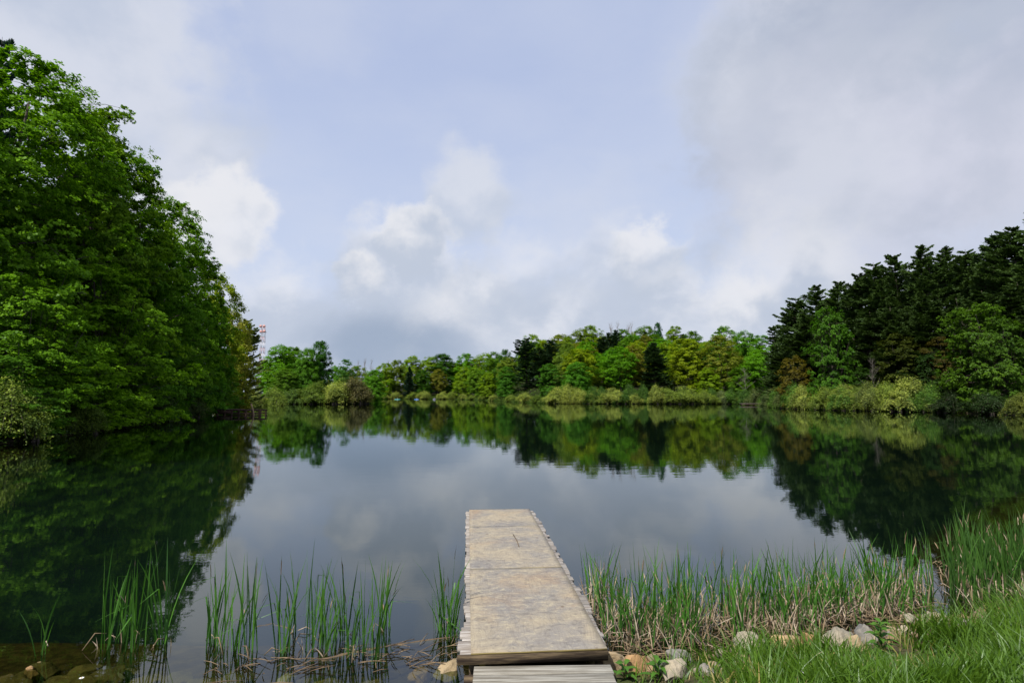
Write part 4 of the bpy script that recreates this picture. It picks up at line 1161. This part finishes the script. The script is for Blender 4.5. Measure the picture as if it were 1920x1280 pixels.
for a in [(50, 1276, 42, 26, ORANGE, 'orange stone poking out at the left bottom corner'), (215, 1280, 34, 16, GREY, 'grey stone at the bottom edge left of the daisy grass'), (530, 1281, 42, 16, PALE, 'pale flat stone at the bottom edge among grass'),
          (788, 1275, 40, 20, ORANGE, 'orange stone at the bottom edge left of the dock'), (836, 1272, 50, 30, TAN, 'tan boulder at the bottom edge next to the dock'), (572, 1283, 30, 12, BROWN, 'small brown stone at the bottom edge'), (0, 1282, 40, 16, BROWN, 'brown stone in the left bottom corner')]:
    boulder(*a)
sr = np.random.default_rng(12)
for i in range(34):
    px = sr.uniform(1165, 1900); py = np.interp(px, [1165, 1300, 1420, 1560, 1720, 1900], [1252, 1244, 1228, 1212, 1178, 1172]) + sr.uniform(-8, 16); w = sr.uniform(13, 30)
    boulder(px, py, w, w * sr.uniform(.45, .7), [GREY, TAN, PALE, BROWN, (0.30, 0.21, 0.12)][sr.integers(5)], 'small stone in the broken line of stones along the right shore', 'small_stone', 40 + i, None, 'small stones along the right shore', 'stone')
rr = np.random.default_rng(9)
for px, py, w in [(205, 1250, 80), (130, 1262, 90), (60, 1245, 70), (240, 1232, 40), (335, 1252, 70), (270, 1268, 70), (380, 1262, 60), (20, 1262, 60), (160, 1235, 60), (440, 1255, 50), (300, 1240, 46), (100, 1275, 60), (620, 1262, 60), (700, 1268, 50)]:
    P = at_z(px, py, 0)
    z = gz(P[0], P[1]); h = min(-z - .02, w * P[1] / FPX * .35)
    o = link('submerged_stone', boulder_mesh(300 + px, (w * P[1] / FPX, w * P[1] / FPX * .8, max(.06, h * 1.5))), None, (P[0], P[1], z + max(.0, h * .3)), (0.15, 0.115, 0.05))
    tag(o, 'brown silted stone under the shallow water at the left shore', 'stone', 'stones under the shallow water')


# ------------------------------------------------------------------ cattails
def blade(mb, r, base, h, lean_az, lean, bend, w, tip_dry=0.0, n=8, tint=0.5, fold=None):
    s = np.linspace(0, 1, n)
    dx = lean * s + bend * s ** 2.6
    P = np.stack([base[0] + np.cos(lean_az) * dx * h, base[1] + np.sin(lean_az) * dx * h, base[2] + h * (s - 0.35 * bend * s ** 2.4)], 1)
    if fold is not None:                    # broken over: the tip hangs
        k = int(fold * n)
        for j in range(k, n):
            L = h / n * (j - k + 1); P[j] = P[k - 1] + np.array((np.cos(lean_az) * L * .93, np.sin(lean_az) * L * .93, -L * .30 * (1 + .6 * (j - k) / n)))
    ya = r.uniform(0, np.pi) + s * r.uniform(-.8, .8)
    W = w * (0.55 + 0.45 * np.sin(np.pi * np.minimum(1, s * 1.4 + .1) * .5)) * np.clip((1 - s) * 3.2, 0.06, 1)
    side = np.stack([np.cos(ya), np.sin(ya), 0 * ya], 1)
    V = np.stack([P - side * W[:, None] / 2, P + side * W[:, None] / 2], 1).reshape(-1, 3)
    i = np.arange(n - 1) * 2
    mb.add(V, np.stack([i, i + 1, i + 3, i + 2], 1), None, tint)


def clump(seed, n_green=11, h=1.0, n_dry=5, dry_h=0.45, spread=0.05, fallen=4):
    r = np.random.default_rng(seed); g = MB(); tp = MB(); d = MB()
    for i in range(n_green):
        az = r.uniform(0, 6.28); b = np.array((r.normal(0, spread), r.normal(0, spread), -0.12))
        hh = h * r.uniform(.5, 1.05); lean = abs(r.normal(0, .085)) + .02; bend = abs(r.normal(0, .09))
        fold = r.uniform(.5, .8) if r.uniform() < .10 else None
        wd = r.uniform(.011, .020)
        blade(g, r, b, hh + .12, az, lean, bend, wd, tint=np.clip(r.normal(.5, .22), 0, 1), fold=fold)
        if r.uniform() < .16:                # dried tip, laid just over the blade's end
            s = 0.8; dx = (lean * s + bend * s ** 2.6) * hh
            blade(tp, r, b + np.array((np.cos(az) * dx, np.sin(az) * dx, (hh + .12) * (s - .35 * bend * s ** 2.4))), hh * .17, az, lean + 2 * bend, 0.1, wd * .7, tint=r.uniform(.2, .7), n=4)
    for i in range(n_dry):
        az = r.uniform(0, 6.28); b = np.array((r.normal(0, spread * 1.3), r.normal(0, spread * 1.3), -0.08))
        blade(d, r, b, dry_h * r.uniform(.45, 1.25) + .08, az, r.uniform(0, .35), r.uniform(0, .3), r.uniform(.008, .016), tint=r.uniform(.3, 1), n=5, fold=.6 if r.uniform() < .3 else None)
    for i in range(fallen):
        az = r.uniform(0, 6.28); L = r.uniform(.12, .3); a = np.array((r.normal(0, spread * 1.5), r.normal(0, spread * 1.5), r.uniform(.02, .16)))
        d.tube([a, a + np.array((np.cos(az) * L * .5, np.sin(az) * L * .5, .03)), a + np.array((np.cos(az) * L, np.sin(az) * L, -a[2] + .008))], (.005, .006, .004), 4, r.uniform(.2, .9))
    ng = sum(len(q) for q in g.Q)
    if tp.n: g.add(np.concatenate(tp.V), np.concatenate(tp.Q), None, np.concatenate(tp.tint))
    if d.n and n_dry + fallen < 6:          # a stub or two only: kept in the mesh of the blades
        g.add(np.concatenate(d.V), np.concatenate(d.Q) if d.Q else None, np.concatenate(d.T) if d.T else None, np.concatenate(d.tint))
        d = MB()
    me = g.mesh('green_blades', REED); me.materials.append(DRY)
    mi = np.zeros(len(me.polygons), dtype=np.int32); mi[ng:] = 1; me.polygons.foreach_set('material_index', mi)
    return me, d.mesh('dry_stems', DRY) if d.n else None


KL = [clump(200 + i, 10 + i % 3, 1.05, 2, .16, .035, 1) for i in range(5)]
KR = [clump(220 + i, 8 + i % 4, 1.05, 19, .50, .075, 5) for i in range(7)]
KD = [clump(240 + i, 24, 1.0, 9, .35, .12, 3) for i in range(5)]
KS = [clump(260 + i, 5, 1.0, 0, .15, .02, 1) for i in range(2)]
RC = (0.062, 0.165, 0.024)


def cattail(proto, px, py, h, label, group, dz=0.0, col=RC):
    p = at_z(px, py, 0.0); z = max(0.0, gz(p[0], p[1])) + dz
    s = h; root = empty('cattail_clump', (p[0], p[1], z), random.uniform(0, 6.28), (1, 1, s)); tag(root, label, 'cattail', group)
    k = random.uniform(.8, 1.2)
    for me in proto:
        if me is not None:
            link('leaf_blades' if me.name.startswith('green') else 'dead_stems', me, root, color=tuple(np.array(col) * k))


gL = 'cattail clumps in the water left of the dock'
for i, (px, py, top, lab) in enumerate([
    (80, 1227, 1110, 'thin sprig of cattail standing by itself near the left bottom corner'), (200, 1213, 1025, 'tall cattail clump leftmost of the cluster on the left'), (230, 1203, 1045, 'slim cattail clump set back behind the leftmost tall clump'),
    (250, 1216, 1030, 'tall cattail clump over a white bent stem on the left'), (305, 1207, 1015, 'spreading cattail clump before the dark tree reflection edge'), (395, 1210, 1035, 'cattail clump with a pale broken stub at its foot'), (414, 1214, 1018, 'tall cattail clump where the water turns from dark to sky coloured'),
    (440, 1218, 1080, 'short cattail clump between two taller ones'), (468, 1222, 1040, 'dense green footed cattail clump left of the big gap'), (527, 1226, 1055, 'narrow cattail clump alone between two gaps'), (553, 1182, 1030, 'cattail clump farthest out, dark at the foot'),
    (583, 1216, 1020, 'tallest cattail clump at the middle left'), (602, 1212, 1035, 'cattail clump with several pale broken stubs'), (614, 1224, 1110, 'low leafy cattail clump beside the pale stubs'), (642, 1200, 1048, 'cattail clump with drooping tan tips left of the floating log end'),
    (654, 1230, 1090, 'short cattail clump over the floating log'), (680, 1226, 1060, 'bright cattail clump in the mossy debris'), (703, 1243, 1032, 'nearest bright cattail clump with a single stout foot'), (720, 1178, 1048, 'thin cattail clump farthest right before the open water'),
    (838, 1188, 1020, 'cattail clump beside the left edge of the dock'), (846, 1196, 1062, 'leaning cattail clump touching the left edge of the dock'), (826, 1180, 1080, 'sparse cattail clump a step left of the dock')]):
    p = at_z(px, py); t_ = at_y(px, top, p[1])
    cattail(KS[0] if i == 0 else KL[i % 5], px, py, t_[2] * 1.02, lab, gL)
cr = np.random.default_rng(31)
gB = 'cattail clumps of the reed bed right of the dock'
fx, fy = [1095, 1150, 1300, 1420, 1560, 1720], [1192, 1218, 1216, 1198, 1178, 1146]
n = 0
while n < 74:
    px = cr.uniform(1096, 1718); u = cr.uniform(0, 1)
    dens = np.interp(px, [1090, 1180, 1290, 1400, 1500, 1650, 1720], [.45, .5, .6, .9, 1, 1, .6])
    if cr.uniform() > dens: continue
    py = np.interp(px, fx, fy) - u * np.interp(px, [1095, 1200, 1720], [30, 55, 62])
    if px < 1137 - (1212 - py) * .557 + 24: continue
    hh = cr.uniform(.58, .96) * np.interp(px, [1090, 1300, 1500, 1720], [.95, 1.0, 1.06, 1.0])
    cattail(KR[n % 7], px, py, hh, 'green cattail clump among tan dead stems in the reed bed right of the dock', gB); n += 1
for i, (px, py, h) in enumerate([(1114, 1134, .86), (1130, 1152, .92), (1146, 1166, .84), (1162, 1192, .8), (1186, 1208, .9), (1202, 1176, .95), (1222, 1200, .88), (1122, 1118, .8), (1168, 1150, .9)]):
    cattail(KR[(i + 3) % 7], px, py, h, 'green cattail clump among tan dead stems in the reed bed right of the dock', gB)
gD = 'cattail clumps of the dense stand at the right frame edge'
for i in range(30):
    px = cr.uniform(1778, 1990); py = np.interp(px, [1778, 1990], [1140, 1085]) - cr.uniform(0, 60)
    cattail(KD[i % 5], px, py, cr.uniform(.8, 1.08), 'dark green cattail clump in the dense stand at the right frame edge', gD, col=(0.045, 0.105, 0.02))
for px, py, h in [(1735, 1140, .45), (1742, 1128, .5), (1728, 1132, .35)]:
    cattail(KS[1], px, py, h, 'thin cattail sprig in the open gap of the reeds', 'cattail sprigs in the gap')
gF = 'reeds at the foot of the right bank'
for i in range(26):
    px = 1760 + i * 6.2 + cr.uniform(-3, 3); p = at_z(px, np.interp(px, [1760, 1920], [772, 778])); root = empty('reed_tuft', (p[0], p[1] + 1.0, 0), cr.uniform(0, 6), (4, 4, 1.5)); tag(root, 'dark reed tuft at the waterline under the right bank', 'reed', gF)
    for me in KD[i % 5]:
        if me is not None: link('leaf_blades' if me.name.startswith('green') else 'dead_stems', me, root, color=(0.035, 0.06, 0.02))

# floating dead stems, litter at the edge (nobody could count them)
m = MB()
for _ in range(420):
    if cr.uniform() < .82:
        px = cr.uniform(1120, 1740); py = np.interp(px, fx, fy) + cr.uniform(-24, 24)
    else:
        px = cr.uniform(380, 850); py = np.interp(px, [380, 600, 860], [1250, 1245, 1222]) + cr.normal(0, 14)
    p = at_z(px, py); z = max(0.006, gz(p[0], p[1]) + .015); az = cr.normal(0, .8); L = cr.uniform(.06, .34)
    a = np.array((p[0], p[1], z)); b = a + np.array((np.cos(az) * L, np.sin(az) * L, cr.uniform(0, .05))); b[2] = max(b[2], gz(b[0], b[1]) + .012)
    m.tube([a, (a + b) / 2 + (0, 0, .008), b], (.003, .0045, .003), 4, cr.uniform(0, .45))
tag(link('reed_litter', m.mesh('reed_litter', DRY)), 'brown dead reed stems littering the water edge', 'litter', kind='stuff')
for pts, rad, lab in [([(602, 1236), (660, 1222), (760, 1205), (862, 1190)], .04, 'long tan log floating between the left reeds and the dock'), ([(480, 1174), (515, 1168), (548, 1180)], .012, 'thin pale stick floating beyond the left reeds')]:
    m = MB(); P = np.array([at_z(*q) for q in pts]); P[:, 2] = -rad * .75
    s = np.linspace(0, len(P) - 1, 14); P = np.stack([np.interp(s, np.arange(len(P)), P[:, j]) for j in range(3)], 1); P[:, 1] += cr.normal(0, .008, 14)
    m.tube(P, rad * cr.uniform(.75, 1.15, 14), 9, np.clip(cr.normal(.10, .04), 0, 1)); tag(link('floating_log' if rad > .03 else 'floating_stick', m.mesh('log', DRY, True)), lab, 'log' if rad > .03 else 'stick')
P0 = at_z(962, 1003, DH); m = MB(); P1 = at_z(973, 1026, DH)
m.tube([P0 + (0, 0, .016), (P0 + P1) / 2 + (.012, 0, .02), P1 + (0, 0, .016)], .006, 5, .15); tag(link('twig', m.mesh('twig', DRY, True)), 'short brown twig lying on the dock plywood', 'twig')

# ------------------------------------------------------------------ grass (nobody could count it)
def grass_patch(name, n, region, hmin, hmax, col, label, seed, tuft=0.6):
    r = np.random.default_rng(seed); B = []
    while sum(map(len, B)) < n:
        q = np.stack([r.uniform(region[0], region[1], n), r.uniform(region[2], region[3], n)], 1)
        s = shore_dist(q); d = vnoise(q, 2.2, seed) * .6 + vnoise(q, 5.0, seed + 1) * .4
        keep = region[4](q, s, d, r)
        B.append(q[keep])
    q = np.concatenate(B)[:n]; z = ground_z(q); s = shore_dist(q)
    lush = vnoise(q, 1.6, seed + 4)
    h = (hmin + (hmax - hmin) * lush ** 1.4 * r.uniform(.5, 1.1, n)) * np.clip(.45 + s * .7, .3, 1.0)
    az = vnoise(q, 2.4, seed + 6) * 12 + r.normal(0, .8, n); lean = np.abs(r.normal(.18, .16, n)); bend = np.abs(r.normal(.35, .25, n))
    w = r.uniform(.0022, .0080, n); ya = r.uniform(0, np.pi, n)
    K_ = 5; S_ = np.linspace(0, 1, K_)
    dx = (lean[:, None] * S_ + bend[:, None] * S_ ** 2.2) * h[:, None]
    P = np.stack([q[:, :1] + np.cos(az)[:, None] * dx, q[:, 1:] + np.sin(az)[:, None] * dx, z[:, None] - .02 + h[:, None] * (S_ - .33 * bend[:, None] * S_ ** 2)], -1)
    side = np.stack([np.cos(ya), np.sin(ya), 0 * ya], 1)[:, None] * (w[:, None] * np.array([.8, 1, .9, .6, .08]))[..., None]
    V = np.stack([P - side, P + side], 2).reshape(-1, 3)
    i = (np.arange(n)[:, None] * K_ * 2 + np.arange(K_ - 1)[None] * 2).ravel()
    tint = np.repeat(np.clip(r.normal(.5, .2, n) + (lush - .5) * .3, 0, 1), K_ * 2)
    o = link(name, new_mesh(name, V, np.stack([i, i + 1, i + 3, i + 2], 1), REED, tint), None, None, col)
    tag(o, label, 'grass', kind='stuff')


grass_patch('bank_grass', 34000, (1.02, 8.5, 2.6, 9.5, lambda q, s, d, r: (s > 0.12) & (q[:, 1] < q[:, 0] * 1.25 + 3.9) & (q[:, 0] > q[:, 1] * .17) & ((q[:, 0] > 1.9) | (r.uniform(0, 1, len(s)) < .35)) & (d * 1.25 + np.clip(s - .50, -.5, 1.2) * .6 > r.uniform(.45, 1.0, len(s)))),
            .07, .56, (0.072, 0.140, 0.012), 'long green grass covering the right bank', 51)
grass_patch('shore_grass', 5200, (-5.2, -.3, 4.2, 5.2, lambda q, s, d, r: (s > -0.03) & (d > .42)), .05, .20, (0.10, 0.17, 0.028), 'thin short grass along the left water edge', 52)


grass_patch('dry_grass', 2600, (1.02, 8.0, 2.8, 9.0, lambda q, s, d, r: (s > 0.05) & (q[:, 1] < q[:, 0] * 1.25 + 3.9) & (d > .35)), .08, .42, (0.34, 0.27, 0.13), 'dead tan grass blades mixed through the bank grass', 57)

# ------------------------------------------------------------------ broad-leaved weeds and a daisy
def weed(px, py, h, label, seed, n=16):
    r = np.random.default_rng(seed); P = at_z(px, py, .4)
    for _ in range(6): P = at_z(px, py, gz(P[0], P[1]))
    root = empty('leafy_weed', (P[0], P[1], gz(P[0], P[1]) - .01), r.uniform(0, 6)); tag(root, label, 'plant', 'leafy weeds in the bank grass')
    st = MB(); st.tube([(0, 0, 0), (.01, 0, h * .5), (.02, .01, h)], (.006, .005, .003), 5); link('stem', st.mesh('stem', REED), root, color=(0.07, 0.13, 0.02))
    lf = MB()
    for i in range(n):
        z = h * (.1 + .9 * i / n); az = i * 2.4; L = .17 * (1 - .55 * i / n) * r.uniform(.8, 1.2)
        s = np.linspace(0, 1, 6); wv = .022 * np.sin(np.pi * s ** .8) + .001
        d = np.array((np.cos(az), np.sin(az), 0)); sd_ = np.array((-np.sin(az), np.cos(az), 0))
        C = np.array((.01, 0, z)) + d * (s * L)[:, None] + np.array((0, 0, 1)) * (.55 * s - .5 * s ** 2)[:, None] * L * 1.6
        V = np.stack([C - sd_ * wv[:, None] + (0, 0, .004), C, C + sd_ * wv[:, None] + (0, 0, .004)], 1).reshape(-1, 3)
        Q = [(j * 3 + a, j * 3 + a + 1, j * 3 + a + 4, j * 3 + a + 3) for j in range(5) for a in (0, 1)]
        lf.add(V, Q, None, r.uniform(.3, .8))
    link('leaves', lf.mesh('leaves', REED, True), root, color=(0.07, 0.16, 0.02))


weed(1238, 1276, .20, 'green leafy weed standing left of the pale grey boulder', 1, 12)
weed(1655, 1228, .30, 'tall leafy weed in front of the grey rounded boulder', 2, 22)
weed(1170, 1275, .16, 'small leafy weed beside the step platform', 3, 10)


def daisy(px, py, z, label):
    P = at_z(px, py, z); root = empty('daisy', (P[0], P[1], gz(P[0], P[1]))); tag(root, label, 'flower', 'white flowers')
    h = z - gz(P[0], P[1]); s = MB(); s.tube([(0, 0, 0), (.004, 0, h)], .002, 5); link('stem', s.mesh('stem', REED), root, color=(.08, .15, .03))
    p = MB()
    for a in np.linspace(0, 6.283, 13)[:-1]:
        d = np.array((np.cos(a), np.sin(a), 0)); e = np.array((-np.sin(a), np.cos(a), 0))
        p.add([d * .004 + (0, 0, h), d * .014 + e * .005 + (0, 0, h + .003), d * .021 + (0, 0, h), d * .014 - e * .005 + (0, 0, h + .003)], [(0, 1, 2, 3)])
    pet = link('petals', p.mesh('petals', plain('white_petal', (.8, .8, .78), vary=.03)), root)
    c = MB(); c.tube([(0, 0, h), (0, 0, h + .004)], (.006, .004), 8); link('flower_centre', c.mesh('flower_centre', plain('yellow_centre', (.6, .4, .03))), pet)


daisy(153, 1270, .12, 'small white daisy at the left bottom edge')
daisy(1502, 1259, .75, 'tiny white flower in the grass of the right bank')


# ------------------------------------------------------------------ old frame dock, plank jetty, kayaks
def frame_dock():
    a = at_z(412, 777, 0.0); b = at_z(496, 777, 0.0); L = b[0] - a[0]
    root = empty('old_dock', ((a[0] + b[0]) / 2, a[1], 0), 0); tag(root, 'old brown timber frame dock with open gaps at the left shore', 'dock')
    def bx(name, c, size, m_=RUST):
        m = MB(); m.box((0, 0, 0), size, 0, .004, .01); link(name, m.mesh(name, m_), root, c)
    for y in (-.9, .9): bx('rail', (0, y, .62), (L, .14, .14)); bx('rail', (0, y, .16), (L, .14, .16))
    n = 7
    for i in range(n):
        x = -L / 2 + .2 + (L - .4) * i / (n - 1)
        for y in (-.9, .9):
            m = MB(); m.tube([(0, 0, -.9), (0, 0, .69)], .11, 8); link('post', m.mesh('post', RUST, True), root, (x, y, 0))
        if i < 3: 
            bx('deck_board', (x + .2, 0, .72), (.9, 2.0, .05))
        bx('cross_beam', (x, 0, .70 if i > 2 else .62), (.12, 1.66, .1))
    bx('brace_board', (-L * .33, -.99, .40), (L * .3, .05, .30))


frame_dock()
a = at_z(479, 778, 0); m = MB(); m.tube([(.45, 0, -1.0), (.18, 0, .6), (-.12, 0, 1.55)], (.11, .11, .09), 8)
tag(link('mooring_stake', m.mesh('mooring_stake', STAKE, True), None, (a[0], a[1] - 1.15, 0)), 'pale leaning stake standing against the old frame dock', 'stake')


def jetty():
    a = at_z(1388, 759.5, 0); b = at_z(1424, 759.5, 0); L = b[0] - a[0]
    root = empty('plank_jetty', ((a[0] + b[0]) / 2, a[1], 0)); tag(root, 'small low grey plank jetty at the right corner of the lake', 'jetty')
    m = MB()
    m.box((0, 0, .48), (L, 1.6, .10), 0, 0, .01); link('deck', m.mesh('deck', GREYWOOD), root)
    m = MB(); m.box((0, -.76, .34), (L * .98, .08, .16)); link('side_beam', m.mesh('side_beam', RUST), root)
    for x in np.linspace(-L / 2 + .2, L / 2 - .2, 4):
        m = MB(); m.tube([(0, 0, -.8), (0, 0, .44)], .09, 7); link('post', m.mesh('post', RUST, True), root, (x, -.6, 0))


jetty()


def kayak(px, py, L, col, name, label, rz):
    p = at_z(px, py, 0); root = empty('kayak', (p[0], p[1], .0), rz); tag(root, label, 'kayak', 'kayaks on the far water')
    n = 13; s = np.linspace(-1, 1, n); w = .36 * (1 - s ** 2) ** .7 + .01; V = []; ring = 10
    for k in range(n):
        a = np.linspace(0, 2 * np.pi, ring, endpoint=False)
        V.append(np.stack([np.full(ring, s[k] * L / 2), np.cos(a) * w[k], .10 + np.sin(a) * .20 * (1 - .35 * s[k] ** 2) + .16 * s[k] ** 4], 1))
    i = np.arange(n - 1)[:, None] * ring; j = np.arange(ring)[None]; kk = (j + 1) % ring
    Q = np.stack([i + j, i + kk, i + ring + kk, i + ring + j], -1).reshape(-1, 4)
    hull = link('hull', new_mesh('hull', np.concatenate(V), Q, plain(name, col, .35, .5, 3, .05), smooth=True), root)
    m = MB(); m.tube([(-.4, 0, .27), (.4, 0, .27)], .22, 10); link('cockpit_rim', m.mesh('cockpit_rim', plain(name + '_rim', tuple(x * .3 for x in col))), hull)
    m = MB(); m.tube([(.35, -1.05, .75), (.35, 1.05, .55)], .03, 6); m.box((.35, -1.15, .77), (.06, .4, .18)); m.box((.35, 1.15, .53), (.06, .4, .18)); o = link('paddle', m.mesh('paddle', plain(name + '_paddle', (.6, .6, .55))), None, (p[0], p[1], 0))
    o.rotation_euler = (0, 0, rz); tag(o, 'pale double paddle held over the ' + name.split('_')[0] + ' kayak', 'paddle', 'paddles over the kayaks')
    return p


def paddler(p, rz, shirt, label):
    """seated upper body, one continuous skinned surface, arms forward to the paddle"""
    pts = [(0, 0, .25), (0, 0, .5), (0, 0, .8), (0, 0, .93), (.02, 0, 1.05), (.02, 0, 1.16), (0, .2, .82), (.12, .28, .62), (.33, .32, .64), (0, -.2, .82), (.12, -.28, .62), (.33, -.32, .68), (.45, .1, .28), (.45, -.1, .28)]
    ed = [(0, 1), (1, 2), (2, 3), (3, 4), (4, 5), (2, 6), (6, 7), (7, 8), (2, 9), (9, 10), (10, 11), (0, 12), (0, 13)]
    rad = [.16, .15, .15, .06, .10, .085, .07, .055, .04, .07, .055, .04, .08, .08]
    me = bpy.data.meshes.new('person'); me.from_pydata(pts, ed, []); me.materials.append(shirt)
    o = link('person', me, None, (p[0], p[1], .05)); o.rotation_euler = (0, 0, rz)
    sk = o.modifiers.new('Skin', 'SKIN'); sub = o.modifiers.new('Subdivision', 'SUBSURF'); sub.levels = sub.render_levels = 1
    for v, r_ in zip(me.skin_vertices[0].data, rad): v.radius = (r_, r_)
    me.skin_vertices[0].data[0].use_root = True
    tag(o, label, 'person', 'people in the kayaks')


for px, py, L, col, nm, rz, shirt in [(745, 748.6, 4.2, (.10, .42, .36), 'teal_plastic', .08, (.7, .68, .62)), (781, 748.8, 3.6, (.10, .26, .62), 'blue_plastic', -.25, (.42, .30, .5)), (814, 748.9, 3.2, (.36, .34, .55), 'lavender_plastic', 1.1, (.45, .42, .55))]:
    p = kayak(px, py, L, col, nm, {'teal': 'small teal green kayak far off in the cove, leftmost', 'blue': 'small blue kayak far off in the cove, in the middle', 'lave': 'small lavender kayak far off in the cove, nearest the pines'}[nm[:4]], rz)
    paddler(p, rz, plain(nm + '_shirt', shirt), 'person sitting in the %s kayak holding a paddle' % nm.split('_')[0])
